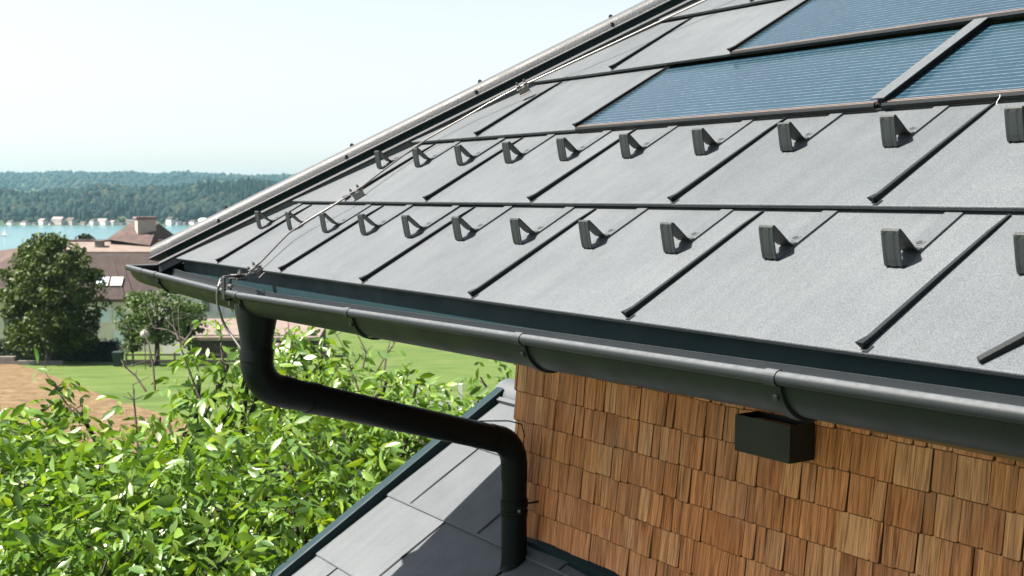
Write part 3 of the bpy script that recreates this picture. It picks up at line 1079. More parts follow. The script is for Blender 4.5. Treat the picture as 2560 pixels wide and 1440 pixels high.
def copy_tree(o, parent=None):
    c = o.copy(); COL.objects.link(c)
    if parent: c.parent = parent
    for ch in list(o.children): copy_tree(ch, c)
    return c


for row, s_foot, x0, n, nm in ((0, 0.2375, -1.6965, 12, "lower"), (1, 0.6615, -1.4265, 10, "upper")):
    for k in range(n):
        x = x0 + 0.2896 * k
        if row == 0 and k == 11: x = GX
        if proto is None: proto = make_guard(); o = proto
        else: o = copy_tree(proto)
        o.location = rp(x, s_foot, tile_h(row, s_foot) - 0.0012)
        o.rotation_euler = (P - 0.041 + random.uniform(-.004, .004), 0, random.uniform(-.018, .018))
        extra = ""
        if row == 0 and k == 0: extra = "leftmost in the lower row, beside the hip flashing"
        elif row == 1 and k == 0: extra = "leftmost in the upper row, against the hip flashing"
        elif k == n - 1: extra = "rightmost in the %s row, cut by the frame edge" % nm
        else: extra = "%s from the left in the %s row" % (ORD[k], nm)
        tag(o, "dark bent metal snow guard " + extra, "snow guard", "snow guards in two rows on the metal roof")

# ------------------------------------------------------------------ solar panels
def solar_panel(c, j0, ntile, label, width=None):
    x0 = U0 + TW * j0 + 0.006
    w = TW * ntile - 0.022 if width is None else width
    o = tag(empty("solar_panel", rp(x0, c * CH, 0.0035), (P - 0.047, 0, 0)), label, "solar panel", "solar panels set flush in the roof")
    gl = MB(); gl.box(0.004, w, 0.016, CH - 0.012, 0.004, 0.0092); gl.build("glass", M["solar"], o)
    fr = MB()
    fr.loft([[(x, y, z) for y, z in ((-0.004, -0.0025), (-0.0062, 0.0070), (-0.003, 0.0115), (0.0005, 0.0117), (0.0005, -0.0025))] for x in (0, w)])
    fr.build("bottom_rail", M["seam"], o)
    for ya in (0.0012, 0.0118):
        s_ = MB(); s_.box(0.004, w, ya, ya + 0.0026, 0.002, 0.0128 if ya < 0.005 else 0.0112); s_.build("edge_strip", M["alu"], o)
    d_ = MB(); d_.box(0.002, w - 0.001, 0.0052, 0.0106, 0.001, 0.006); d_.build("groove", M["black"], o)
    sd_ = MB(); sd_.box(-0.003, 0.0038, 0.012, CH - 0.008, 0.0, 0.0106); sd_.build("side_rail", M["seam"], o)
    return o


solar_panel(2, 2, 2, "long dark blue solar panel in the lower row, left of the grey joint strip")
solar_panel(2, 4, 2, "dark blue solar panel in the lower row, right of the grey joint strip")
solar_panel(3, 2.5, 2, "dark blue solar panel in the upper row at the top of the picture")
th_ = MB()
q0 = on_roof(2500, 237, 0.02)
th_.tube([q0, q0 + Vector((0.002, -0.004, -0.006)), q0 + Vector((-0.001, -0.008, -0.014)), q0 + Vector((0.001, -0.012, -0.02))], 0.0006, 5)
tag(th_.build("straw", M["web"]), "thin pale straw stuck on the rail of the right solar panel", "straw")

# ------------------------------------------------------------------ lightning conductor
lc = root("lightning_conductor", on_roof(640, 676, 0.03), "bare metal lightning rod wire running down the hip and over the eave", "lightning rod")
rod = MB()
wp = [(1900, -62, 0.050), (1760, 2, 0.050), (1530, 110, 0.049), (1310, 212, 0.047), (1262, 236, 0.045), (1215, 262, 0.040), (1180, 283, 0.036), (1120, 317, 0.034), (1060, 352, 0.033), (1000, 395, 0.034), (950, 432, 0.035), (893, 476, 0.037), (830, 515, 0.035), (775, 548, 0.033), (745, 567, 0.033), (722, 583, 0.033), (700, 605, 0.032), (655, 652, 0.030), (620, 686, 0.028)]
path = [on_roof(x, y, h) for x, y, h in wp]
rod.tube(path, 0.0032, 10)
rod.build("rod", M["steel"], lc, smooth=True)


def rod_clamp(i, k=0.5):
    a, b = path[i], path[i + 1]
    c = a.lerp(b, k); d = (b - a).normalized()
    n = Vector((0, -SP, CP)); n = (n - d * n.dot(d)).normalized(); w = d.cross(n)
    if w.x < 0: w = -w
    fr = lambda x, y, z: c + d * x + w * y + n * z
    pl = MB()
    pl.box(-0.024, 0.024, -0.010, 0.012, -0.0075, -0.0045, fr)
    pl.box(-0.020, 0.020, 0.009, 0.012, -0.026, -0.0045, fr)
    pl.box(-0.022, 0.022, 0.012, 0.024, -0.029, -0.026, fr)
    pl.box(-0.022, -0.006, -0.009, 0.009, 0.0042, 0.0068, fr)
    pl.box(0.006, 0.022, -0.009, 0.009, 0.0042, 0.0068, fr)
    co = pl.build("rod_clamp", M["steel"], lc, bevel=0.0008)
    for x in (-0.014, 0.014):
        bt = MB(); bt.cyl(fr(x, -0.0075, 0.0066), fr(x, -0.0075, 0.0135), 0.0048, 6); bt.cyl(fr(x, -0.0075, 0.0134), fr(x, -0.0075, 0.018), 0.0026, 8)
        bt.build("bolt", M["steel"], co)


rod_clamp(3, 0.1); rod_clamp(11, 0.05); rod_clamp(17, 0.55)
# connector at the eave and the wire over the gutter
GYW = -0.165
e_ = [path[-1], on_y(612, 688, -0.045), on_y(596, 692, -0.075), on_y(574, 690, -0.11), on_y(560, 692, -0.135), on_y(551, 700, -0.155), on_y(547, 715, GYW),
      on_y(543, 735, GYW), on_y(543, 755, GYW), on_y(548, 775, GYW + 0.005), on_y(556, 800, GYW + 0.02), on_y(565, 820, GYW + 0.03), on_y(580, 840, GYW + 0.04), on_y(597, 864, GYW + 0.05), on_y(612, 890, GYW + 0.06), on_y(622, 930, GYW + 0.085)]
wr = MB(); wr.tube(e_, 0.0042, 10); wr.build("rod", M["steel"], lc, smooth=True)
cc = e_[2]
cn = MB()
vx_ = (e_[1] - e_[3]).normalized(); vz = Vector((0, 0, 1)); vy = vx_.cross(vz)
fr = lambda x, y, z: cc + vx_ * x + vy * y + vz * z
cn.box(-0.026, 0.026, -0.013, 0.013, 0.0045, 0.0090, fr); cn.box(-0.022, 0.022, -0.014, 0.014, -0.0115, -0.0045, fr)
co = cn.build("connector", M["steel"], lc, bevel=0.0015)
bt = MB(); bt.cyl(fr(0, 0.006, 0.0088), fr(0, 0.006, 0.017), 0.0075, 6); bt.cyl(fr(0, 0.006, 0.016), fr(0, 0.006, 0.023), 0.004, 8); bt.build("bolt", M["steel"], co)
gc = MB()
gx = on_y(562, 730, -0.155).x; bz = bead_z(gx) + 0.002
gc.box(gx - 0.0125, gx + 0.0125, -0.161, -0.156, bz - 0.020, bz + 0.050)
gc.box(gx - 0.0125, gx + 0.0125, -0.156, -0.128, bz - 0.024, bz - 0.0195)
gc.box(gx - 0.0125, gx + 0.0125, -0.131, -0.127, bz - 0.019, bz - 0.011)
gco = gc.build("gutter_clamp", M["gutter"], lc, bevel=0.001)
g2 = MB(); g2.box(gx + 0.0145, gx + 0.034, -0.150, -0.144, bz + 0.011, bz + 0.048); g2.box(gx + 0.0145, gx + 0.034, -0.1435, -0.128, bz + 0.043, bz + 0.048); g2.build("gutter_clamp", M["gutter"], lc, bevel=0.001)
for (yy, zz, dx) in ((-0.158, 0.028, -0.030), (-0.147, 0.024, 0.044)):
    bt = MB(); bt.cyl((gx + dx * 0.4, yy, bz + zz), (gx + dx, yy, bz + zz), 0.0062, 8); bt.build("bolt", M["steel"], gco)
bt = MB(); bt.cyl((gx + 0.006, -0.142, bz - 0.024), (gx + 0.006, -0.142, bz - 0.040), 0.0045, 6); bt.build("bolt", M["steel"], gco)
cable = MB()
sp = [(880, 508, 0.004), (800, 562, 0.004)]

# ------------------------------------------------------------------ wall lamp
LY = WY - 0.118
a = on_y(1838, 1035, LY); b = on_y(1838, 1126, LY); r_ = on_y(1975, 1070, LY)
x0, x1, zt, zb = a.x, r_.x, a.z, b.z
wlm = root("wall_lamp", ((x0 + x1) / 2, WY, zb), "matt black box shaped wall lamp open at the top on the shingles", "wall lamp")
bx = MB()
t_ = 0.003
bx.box(x0, x1, LY, LY + t_, zb, zt); bx.box(x0, x1, WY - 0.022, WY - 0.016, zb, zt)
bx.box(x0, x0 + t_, LY + t_, WY - 0.022, zb, zt); bx.box(x1 - t_, x1, LY + t_, WY - 0.022, zb, zt)
bx.box(x0 + t_, x1 - t_, LY + t_, WY - 0.022, zb + 0.03, zb + 0.034)
bx.build("housing", M["lampblack"], wlm)
rl = MB(); rl.box(x0 + 0.03, x1 - 0.03, LY + 0.03, WY - 0.05, zb + 0.034, zt - 0.012); rl.build("lamp_insert", M["globebrown"], wlm)
# ------------------------------------------------------------------ far shore houses and boats
def fbox(mb, o, R, Fw, x0, x1, y0, y1, z0, z1, seed=None):
    mb.box(x0, x1, y0, y1, z0, z1, lambda x, y, z: o + R * x + Fw * y + Vector((0, 0, z)), seed)


def gable(mb, o, R, Fw, w, d, ze, zr, over=0.5, hip=0.0):
    q = lambda x, y, z: o + R * x + Fw * y + Vector((0, 0, z))
    a, b = -w / 2 - over, w / 2 + over; c, e = -over, d + over; m = d / 2
    pts = [q(a, c, ze), q(b, c, ze), q(b, e, ze), q(a, e, ze), q(a + hip, m, zr), q(b - hip, m, zr)]
    mb.add(pts, [(0, 1, 5, 4), (2, 3, 4, 5), (0, 4, 3), (1, 2, 5), (0, 3, 2, 1)])


HOMES = [(22, 558, 8, 5, "white", "tile_mid", "white lakeside house at the very left edge of the far shore"),
         (82, 561, 6, 3, "greywhite", "tile_dark", "tiny dark boathouse between the first two white lakeside houses"),
         (120, 560, 6, 4, "white", "tile_dark", "small white hut left of the large pinkish lakeside house"),
         (205, 561, 8, 4, "greywhite", "tile_mid", "low brown hut in the gap left of the pink gabled lakeside house"),
         (228, 558, 7, 5, "white", "tile_mid", "narrow white lakeside house touching the pink gabled one"),
         (277, 559, 8, 5, "white", "paleroof", "small white lakeside house right of the pink gabled one"),
         (437, 559, 7, 7, "white", "tile_dark", "narrow white lakeside house with a steep dark gable"),
         (478, 560, 8, 4, "white", "tile_mid", "low white lakeside hut left of the white roofed building"),(57, 560, 11, 4.5, "white", "tile_mid", "low white lakeside house far left with a flat looking brown roof"),
         (101, 558, 8, 6, "white", "paleroof", "small white lakeside house with a pale roof, second from the left"),
         (141, 558, 15, 8, "greywhite", "paleroof", "large pale lakeside house with a pinkish gabled roof"),
         (172, 557, 13, 8, "greywhite", "tile_mid", "brown roofed lakeside house right of the large pinkish one"),
         (252, 557, 14, 7, "white", "paleroof", "lakeside house with a pink gabled roof left of the farm chimney"),
         (300, 561, 7, 3, "greywhite", "tile_dark", "tiny dark boathouse on the far shore just left of the chimney"),
         (325, 555, 13, 6.5, "greywhite", "tile_mid", "pink brown lakeside house partly behind the farm chimney"),
         (421, 557, 11, 8, "white", "tile_dark", "white lakeside house with a dark roof right of the farm chimney"),
         (455, 561, 8, 3.5, "greywhite", "tile_mid", "small low brown boathouse on the far shore right of the chimney"),
         (503, 555, 13, 6, "white", "white", "white roofed lakeside building nearest the metal roof")]
for px, py, w, h, wm, rm, lab in HOMES:
    D = 1702.0
    o = at(px, py, D); o.z = -41.6
    w *= 1.3; h *= 1.35
    ca = math.radians(-48 + (px * 7) % 23); HR_, HF_ = CAM_R * math.cos(ca) + CAM_FH * math.sin(ca), CAM_FH * math.cos(ca) - CAM_R * math.sin(ca)
    o.z += (px * 13 % 5) * 0.6
    hr = root("lakeside_house", o, lab, "house", "houses along the far lake shore")
    wb = MB(); fbox(wb, o, HR_, HF_, -w / 2, w / 2, 0, 8, -2.5, h * 0.62); wb.build("wall", M[wm], hr)
    rb = MB(); gable(rb, o, HR_, HF_, w, 8, h * 0.62, h); rb.build("roof", M[rm], hr)
    nb = max(1, int(w / 4))
    for k in range(nb):
        xw = -w / 2 + w * (k + 0.5) / nb
        wi = MB(); fbox(wi, o, HR_, HF_, xw - 0.7, xw + 0.7, -0.12, 0.02, h * 0.22, h * 0.44); wi.build("window", M["pane"], hr)

BOATS = [(13, 580, 9, True, "white sailboat with its tall sail up at the left edge of the lake", 1250),
         (170, 570, 5, False, "tiny white boat moored off the shore above the big tree", 1600),
         (222, 568, 5, True, "tiny white sailboat off the far shore left of the chimney", 1620),
         (443, 565, 6, True, "tiny white sailboat off the far shore between chimney and metal roof", 1660)]
for px, py, L, sail, lab, D in BOATS:
    o = at(px, py, D); o.z = -41.3
    br = root("sailboat" if sail else "boat", o, lab, "boat", "boats on the lake")
    hb = MB()
    st = []
    for x, wd in ((-0.5, 0.10), (-0.3, 0.15), (0.1, 0.15), (0.35, 0.08), (0.5, 0.005)):
        st.append([o + CAM_R * (x * L) + CAM_FH * (yy * L * wd * 6) + Vector((0, 0, z)) for yy, z in ((-0.5, 0.9), (-0.3, 0.0), (0.3, 0.0), (0.5, 0.9))])
    hb.loft(st); hb.build("hull", M["white"], br)
    if sail:
        ms = MB(); ms.tube([o + Vector((0, 0, 0.5)), o + Vector((0, 0, L * 1.15))], 0.08, 6); ms.build("mast", M["white"], br)
        sb = MB(); base = o + CAM_R * 0.15
        sb.add([base + Vector((0, 0, 1.6)), base + CAM_R * (-L * 0.42) + Vector((0, 0, 1.7)), base + Vector((0, 0, L * 1.1)), base + CAM_FH * 0.1 + Vector((0, 0, 1.6)), base + CAM_FH * 0.1 + CAM_R * (-L * 0.42) + Vector((0, 0, 1.7)), base + CAM_FH * 0.1 + Vector((0, 0, L * 1.1))], [(0, 1, 2), (5, 4, 3), (0, 3, 4, 1), (1, 4, 5, 2), (2, 5, 3, 0)])
        sb.build("sail", M["white"], br)

# ------------------------------------------------------------------ farmhouse by the meadow
R, FW = CAM_R, CAM_FH
DH = 112.0


def wx(px, D=DH): return (px - 1280) / FPX * D / math.cos(PITCH) if False else ray(px, 720).dot(R) / ray(px, 720).dot(FW) * D


def wz(px, py, D=DH):
    d = ray(px, py); return CAM.z + d.z / d.dot(FW) * D


def W(x, D, z): q = CAM + FW * D + R * x; return Vector((q.x, q.y, z))


GB = gz(DH) - 0.4
farm = root("farmhouse", W(wx(220), DH + 6, GB), "large cream farmhouse with a broken brown tiled roof and chimney behind the trees", "farmhouse")
xa, xb = wx(-190), wx(415)
ze = wz(300, 747); zbk = wz(300, 629, DH + 3.2); zrg = wz(300, 604, DH + 7)
wb = MB()
wb.add([W(xa, DH, GB), W(xb, DH, GB), W(xb, DH + 14, GB), W(xa, DH + 14, GB), W(xa, DH, ze + .2), W(xb, DH, ze + .2), W(xb, DH + 14, ze + .2), W(xa, DH + 14, ze + .2)],
       [(0, 1, 5, 4), (1, 2, 6, 5), (2, 3, 7, 6), (3, 0, 4, 7)])
wb.build("wall", M["plaster"], farm)
# steep lower slope with a hipped left end, gentle upper slope
sb = MB()
xh = wx(8)
E0, E1 = DH - 0.5, DH + 3.2
sb.add([W(xh - 1.6, E0, ze), W(xb + 0.6, E0, ze), W(xb + 0.6, E1, zbk), W(xh + 0.5, E1, zbk)], [(0, 1, 2, 3)])
sb.add([W(xb + 0.6, E0, ze), W(xb + 0.6, DH + 14.5, ze), W(xb + 0.6, DH + 11, zbk), W(xb + 0.6, E1, zbk)], [(0, 1, 2, 3)])
sb.add([W(xh - 1.6, E0, ze), W(xb + .6, E0, ze), W(xb + .6, E0, ze - 0.25), W(xh - 1.6, E0, ze - 0.25)], [(0, 1, 2, 3)])
sr = sb.build("roof", M["tile_dark"], farm)
ub = MB()
ub.add([W(xh + 0.3, E1 - 0.15, zbk), W(xb + 0.8, E1 - 0.15, zbk), W(xb + 0.2, DH + 7.2, zrg), W(wx(165, DH + 7), DH + 7.2, zrg)], [(0, 1, 2, 3)])
ub.add([W(xb + 0.2, DH + 7.2, zrg), W(wx(165, DH + 7), DH + 7.2, zrg), W(xh + 0.3, DH + 11.4, zbk), W(xb + 0.8, DH + 11.4, zbk)], [(0, 1, 2, 3)])
ub.add([W(xh + 0.3, E1 - 0.15, zbk - .18), W(xb + 0.8, E1 - 0.15, zbk - .18), W(xb + 0.8, E1 - 0.15, zbk), W(xh + 0.3, E1 - 0.15, zbk)], [(0, 1, 2, 3)])
ub.build("upper_roof", M["tile_pink"], farm)
lh = MB()   # hipped left part of the roof
lh.add([W(xa, E0, ze), W(xh - 1.6, E0, ze), W(xh + 0.5, E1, zbk), W(wx(165, DH + 7), DH + 7.2, zrg), W(xa, DH + 7.2, wz(-100, 640, DH + 7))], [(0, 1, 2), (0, 2, 4), (2, 3, 4)])
lh.build("hip_roof", M["tile_mid"], farm)
rg = MB(); rg.tube([W(wx(165, DH + 7), DH + 7.2, zrg + .05), W(xb + 0.2, DH + 7.2, zrg + .05)], 0.16, 8); rg.build("ridge_tiles", M["tile_dark"], sr)
for x in (278, 300):   # pale flashing lines down the steep slope
    m0 = MB(); a, b = W(wx(x, E1), E1 - .06, zbk - .1), W(wx(x + 34, E0), E0 - .08, ze + 0.1)
    m0.tube([a, b], 0.045, 5); m0.build("snow_rail", M["tile_mid"], sr)
for px in (258, 293):
    t0 = 0.30; zc_ = wz(px, 705, DH + 0.9); D0 = DH + 0.75
    f = (zc_ - ze) / (zbk - ze); D0 = E0 + (E1 - E0) * f
    sl = Vector((FW * (E1 - E0) + Vector((0, 0, zbk - ze)))).normalized(); nn = (-FW * (zbk - ze) + Vector((0, 0, E1 - E0))).normalized()
    c = W(wx(px, D0), D0, zc_)
    fm = MB(); fm.box(-0.55, 0.55, -0.48, 0.48, 0.02, 0.16, lambda x, y, z: c + R * x + sl * y + nn * z); so_ = fm.build("skylight", M["white"], farm)
    pm = MB(); pm.box(-0.46, 0.46, -0.38, 0.38, 0.161, 0.18, lambda x, y, z: c + R * x + sl * y + nn * z); pm.build("pane", M["paneblue"], so_)
# small vent on the upper roof
vt = MB(); c = W(wx(252, DH + 5), DH + 5, wz(252, 613, DH + 5)); vt.box(-0.38, 0.38, -0.3, 0.3, -0.5, 0.40, lambda x, y, z: c + R * x + FW * y + Vector((0, 0, z)))
vt.box(-0.46, 0.46, -0.38, 0.38, 0.40, 0.48, lambda x, y, z: c + R * x + FW * y + Vector((0, 0, z))); vt.build("roof_vent", M["stone"], sr)
# hipped cross wing
D1, D2 = DH + 6.0, DH + 15
zl = wz(330, 598, D1); zt = wz(370, 557, DH + 10)
cw = MB()
q = [W(wx(270, D1), D1, zl), W(wx(385, D1), D1 - 1.0, wz(385, 613, D1)), W(wx(470, D2), D2 - 2, wz(440, 600, D2)), W(wx(300, D2), D2, zl), W(wx(330, DH + 10), DH + 10, zt), W(wx(403, DH + 10), DH + 9.5, zt)]
cw.add(q, [(0, 1, 5, 4), (1, 2, 5), (2, 3, 4, 5), (3, 0, 4)])
cw.build("wing_roof", M["tile_mid"], farm)
ch = MB(); c = W(wx(366, DH + 8), DH + 8, wz(362, 590, DH + 8))
zz0, zz1 = wz(362, 592, DH + 8) - c.z - 1.2, wz(362, 545, DH + 8) - c.z
CA = math.radians(30); e1_, e2_ = R * math.cos(CA) + FW * math.sin(CA), FW * math.cos(CA) - R * math.sin(CA)
cf = lambda x, y, z: c + e1_ * x + e2_ * y + Vector((0, 0, z))
ch.box(-0.85, 0.95, -0.6, 0.6, zz0, zz1 - 0.14, cf)
co = ch.build("chimney", M["greywhite"], farm)
ck = MB(); ck.box(-1.0, 1.1, -0.75, 0.75, zz1 - 0.05, zz1 + 0.14, cf); ck.box(-0.88, 0.98, -0.63, 0.63, zz1 - 0.15, zz1 - 0.05, cf); ck.build("chimney_cap", M["paleroof"], co)
# right wing with a plain white wall
xw0, xw1 = wx(405, DH - 4), wx(620, DH - 4)
ww = MB(); ww.box(xw0, xw1, DH - 4, DH + 8, GB, wz(500, 700, DH - 4), lambda x, y, z: W(x, y, z)); ww.build("wing_wall", M["white"], farm)
wrf = MB(); wrf.add([W(xw0 - .4, DH - 4.6, wz(500, 702, DH - 4)), W(xw1 + .4, DH - 4.6, wz(500, 702, DH - 4)), W(xw1 + .4, DH + 2, wz(500, 620, DH + 2)), W(xw0 - .4, DH + 2, wz(500, 620, DH + 2))], [(0, 1, 2, 3)]); wrf.build("wing_roof", M["tile_dark"], farm)


def win(px, py, w, h, D, pane="pane"):
    c = W(wx(px, D), D, wz(px, py, D))
    f = MB(); f.box(-w / 2 - .1, w / 2 + .1, -0.06, 0.02, -h / 2 - .1, h / 2 + .1, lambda x, y, z: c + R * x + FW * y + Vector((0, 0, z))); fo = f.build("window", M["white"], farm)
    g_ = MB(); g_.box(-w / 2, w / 2, -0.09, -0.062, -h / 2, h / 2, lambda x, y, z: c + R * x + FW * y + Vector((0, 0, z))); g_.build("pane", M[pane], fo)


win(514, 763, 0.7, 1.15, DH - 4.03); win(546, 768, 0.6, 1.1, DH - 4.03, "paneblue"); win(585, 772, 0.7, 1.1, DH - 4.03, "paneblue")
win(262, 790, 0.9, 1.2, DH - 0.03, "paneblue"); win(297, 785, 0.8, 1.2, DH - 0.03, "paneblue"); win(297, 846, 0.9, 1.3, DH - 0.03, "paneblue")
win(80, 858, 1.1, 1.3, DH - 0.03); win(20, 800, 0.9, 1.2, DH - 0.03)
# low outbuilding with a pink roof
DO = 100.0
ob = root("shed", W(wx(640, DO), DO + 2, gz(DO)), "low shed with a flat pink tiled roof behind the outlet funnel", "shed")
x0_, x1_ = wx(465, DO), wx(790, DO)
o1 = MB(); o1.box(x0_, x1_, DO, DO + 5, gz(DO) - .3, wz(600, 838, DO), lambda x, y, z: W(x, y, z)); o1.build("wall", M["fencewood"], ob)
o2 = MB(); o2.add([W(x0_ - .3, DO - .4, wz(600, 842, DO)), W(x1_ + .3, DO - .4, wz(600, 842, DO)), W(x1_ + .3, DO + 5.5, wz(600, 796, DO + 5.5)), W(x0_ - .3, DO + 5.5, wz(600, 796, DO + 5.5)),
                   W(x0_ - .3, DO - .4, wz(600, 850, DO)), W(x1_ + .3, DO - .4, wz(600, 850, DO))], [(0, 1, 2, 3), (0, 4, 5, 1)]); o2.build("roof", M["tile_pink"], ob)
# ------------------------------------------------------------------ trees
def leaf_quads(centers, radii, per, size, up=0.35, shell=0.5):
    """leaf-sized quads scattered through ellipsoid clumps"""
    centers = np.asarray(centers, float); radii = np.asarray(radii, float)
    n = len(centers) * per
    ci = np.repeat(np.arange(len(centers)), per)
    d = rng.normal(size=(n, 3)); d /= np.linalg.norm(d, axis=1)[:, None]
    r = shell + (1 - shell) * rng.random(n) ** 0.6
    p = centers[ci] + d * r[:, None] * radii[ci]
    nrm = d * 0.55 + rng.normal(size=(n, 3)) * 0.6 + np.array([0, 0, up]); nrm /= np.linalg.norm(nrm, axis=1)[:, None]
    a = np.cross(nrm, rng.normal(size=(n, 3))); a /= np.linalg.norm(a, axis=1)[:, None]
    b = np.cross(nrm, a)
    s = size * rng.uniform(0.6, 1.3, n)[:, None]
    V = np.stack([p - a * s * 0.5, p + b * s * 0.3, p + a * s * 0.5 + nrm * s * 0.1, p - b * s * 0.3], 1).reshape(-1, 3)
    F = np.arange(n * 4).reshape(-1, 4)
    return V, F


def far_tree(name, label, px, py_top, py_bot, halfw_px, D, mat, base_py, nclump, per, leaf, prof, group, trunk_px=None, cl=(0.7, 1.15)):
    s = D / FPX
    hw = halfw_px * s; ct = W(wx(px, D), D, wz(px, (py_top + py_bot) / 2, D)); hh = (py_bot - py_top) / 2 * s
    zb = gz(D) - 0.3
    t = root(name, Vector((ct.x, ct.y, zb)), label, "tree", group)
    cs, rs = [], []
    for i in range(nclump):
        z = rng.uniform(-1, 1)
        w = prof(z)
        ph = rng.uniform(0, 2 * PI); rr = rng.random() ** 0.4
        r_ = rng.uniform(*cl)
        cs.append([ct.x + math.cos(ph) * rr * w * (hw - r_ * 0.7), ct.y + math.sin(ph) * rr * w * (hw - r_ * 0.7), ct.z + z * (hh - r_ * 0.5)])
        rs.append([r_, r_, r_ * 0.75])
    V, F = leaf_quads(cs, rs, per, leaf)
    np_object("crown", V, F, mat, t)
    tb = MB(); bx_ = W(wx(trunk_px or px, D), D, zb)
    r0 = hw * 0.06 + 0.05
    tb.tube([bx_, bx_.lerp(Vector((ct.x, ct.y, ct.z)), 0.5), Vector((ct.x, ct.y, ct.z + hh * 0.4))], [r0, r0 * 0.75, r0 * 0.25], 8)
    for i in range(0, min(14, nclump)):
        st = bx_.lerp(Vector((ct.x, ct.y, ct.z)), rng.uniform(0.35, 1.0)); tb.tube([st, st.lerp(Vector(cs[i]), .5) + Vector((0, 0, .2)), Vector(cs[i])], [r0 * .4, r0 * .28, r0 * .1], 5)
    tb.build("trunk", M["bark"], t, smooth=True)
    return t


far_tree("broad_tree", "big dense dark green tree beside the farmhouse at the left edge", 128, 583, 880, 142, 92, M["darkleaf"], 890, 210, 85, 0.34,
         lambda z: (1 - max(0, (z - 0.05) / 0.95) ** 1.7 * 0.80) * (1 - max(0, (-z - 0.5)) * 0.5), "trees by the farmhouse", cl=(0.5, 0.95))
far_tree("fruit_tree", "lighter green round tree in front of the farmhouse wall", 392, 722, 862, 104, 90, M["midleaf"], 885, 90, 60, 0.27,
         lambda z: math.sqrt(max(0.05, 1 - (z * 0.85) ** 2)), "trees by the farmhouse", 388, (0.4, 0.8))
far_tree("fruit_tree", "small grey green tree partly hidden behind the round fruit tree", 470, 752, 872, 58, 94, M["midleaf"], 885, 36, 60, 0.27,
         lambda z: math.sqrt(max(0.05, 1 - (z * 0.8) ** 2)), "trees by the farmhouse", 470, (0.4, 0.7))
far_tree("bush", "grey green bush left of the fruit tree trunk", 328, 822, 882, 28, 89, M["midleaf"], 885, 14, 60, 0.2, lambda z: 0.9, "trees by the farmhouse", 328, (0.3, 0.5))
far_tree("broad_tree", "dark tree top showing behind the pink upper roof", 213, 584, 640, 34, 150, M["hedge"], 700, 24, 60, 0.4, lambda z: math.sqrt(max(0.05, 1 - z * z)), "trees by the farmhouse", 213, (0.5, 0.9))

hd = root("hedge", W(wx(150, 95), 95, gz(95)), "dark clipped hedge standing in the shade under the big tree", "hedge")
cs, rs = [], []
for x in np.linspace(-60, 290, 34):
    for zz in (0.5, 1.25):
        q = W(wx(x, 95), 95 + rng.uniform(-.4, .4), gz(95) + zz); cs.append(q[:]); rs.append([0.75, 0.6, 0.62])
V, F = leaf_quads(cs, rs, 90, 0.2, shell=0.75)
np_object("foliage", V, F, M["hedge"], hd)
hc = MB(); hc.box(wx(-60, 95), wx(290, 95), 94.7, 95.4, gz(95), gz(95) + 1.6, lambda x, y, z: W(x, y, z)); hc.build("stems", M["bin"], hd)
kw = root("low_wall", W(wx(60, 90), 90, gz(90)), "low pale stone kerb wall along the hedge at the left edge", "wall")
k1 = MB(); k1.box(wx(-80, 90), wx(30, 90), 90, 90.4, gz(90) - .2, gz(90) + 0.62, lambda x, y, z: W(x, y, z)); k1.box(wx(30, 90), wx(150, 90), 90.0, 90.3, gz(90) - .2, gz(90) + 0.30, lambda x, y, z: W(x, y, z)); k1.build("kerb", M["stone"], kw)
bn = root("waste_bin", W(wx(291, 88), 88, gz(88)), "dark green bin at the right end of the hedge", "bin")
b1 = MB()
b1.loft([[W(wx(291, 88) + sx * w, 88 + sy * w * 1.1, gz(88) + z) for sx, sy in ((-1, -1), (1, -1), (1, 1), (-1, 1))] for w, z in ((0.26, 0.05), (0.34, 1.0))])
bo = b1.build("body", M["bin"], bn)
b2 = MB(); b2.box(wx(291, 88) - .38, wx(291, 88) + .38, 87.6, 88.42, gz(88) + 1.0, gz(88) + 1.1, lambda x, y, z: W(x, y, z)); b2.build("lid", M["bin"], bn)
fe = root("rail_fence", W(wx(450, 87), 87, gz(87)), "dark weathered timber rail fence along the meadow below the fruit tree", "fence")
for zz in (0.42, 0.85):
    r_ = MB(); r_.box(wx(310, 87), wx(800, 87), 87, 87.05, gz(87) + zz, gz(87) + zz + 0.13, lambda x, y, z: W(x, y, z)); r_.build("rail", M["fencewood"], fe)
for x in np.linspace(312, 798, 9):
    p_ = MB(); p_.box(wx(x, 87) - .06, wx(x, 87) + .06, 86.88, 86.99, gz(87) - .2, gz(87) + 1.08, lambda x, y, z: W(x, y, z)); p_.build("post", M["fencewood"], fe)
DW, _l = ground_d(1048, 1022)
wf_ = root("white_fence", W(wx(1060, DW), DW, gz(DW)), "white painted post and rail fence showing through the walnut leaves", "fence")
sc_ = DW / FPX
for px, top, w in ((1048, 972, 11), (1100, 966, 10), (990, 978, 11), (1150, 960, 10)):
    p_ = MB(); p_.box(wx(px, DW) - w * sc_ / 2, wx(px, DW) + w * sc_ / 2, DW, DW + w * sc_, gz(DW) - 0.2, wz(px, top, DW), lambda x, y, z: W(x, y, z)); p_.build("post", M["white"], wf_)
r_ = MB(); r_.box(wx(960, DW), wx(1180, DW), DW + 0.02, DW + 0.08, wz(1040, 1014, DW), wz(1040, 1003, DW), lambda x, y, z: W(x, y, z)); r_.build("rail", M["white"], wf_)
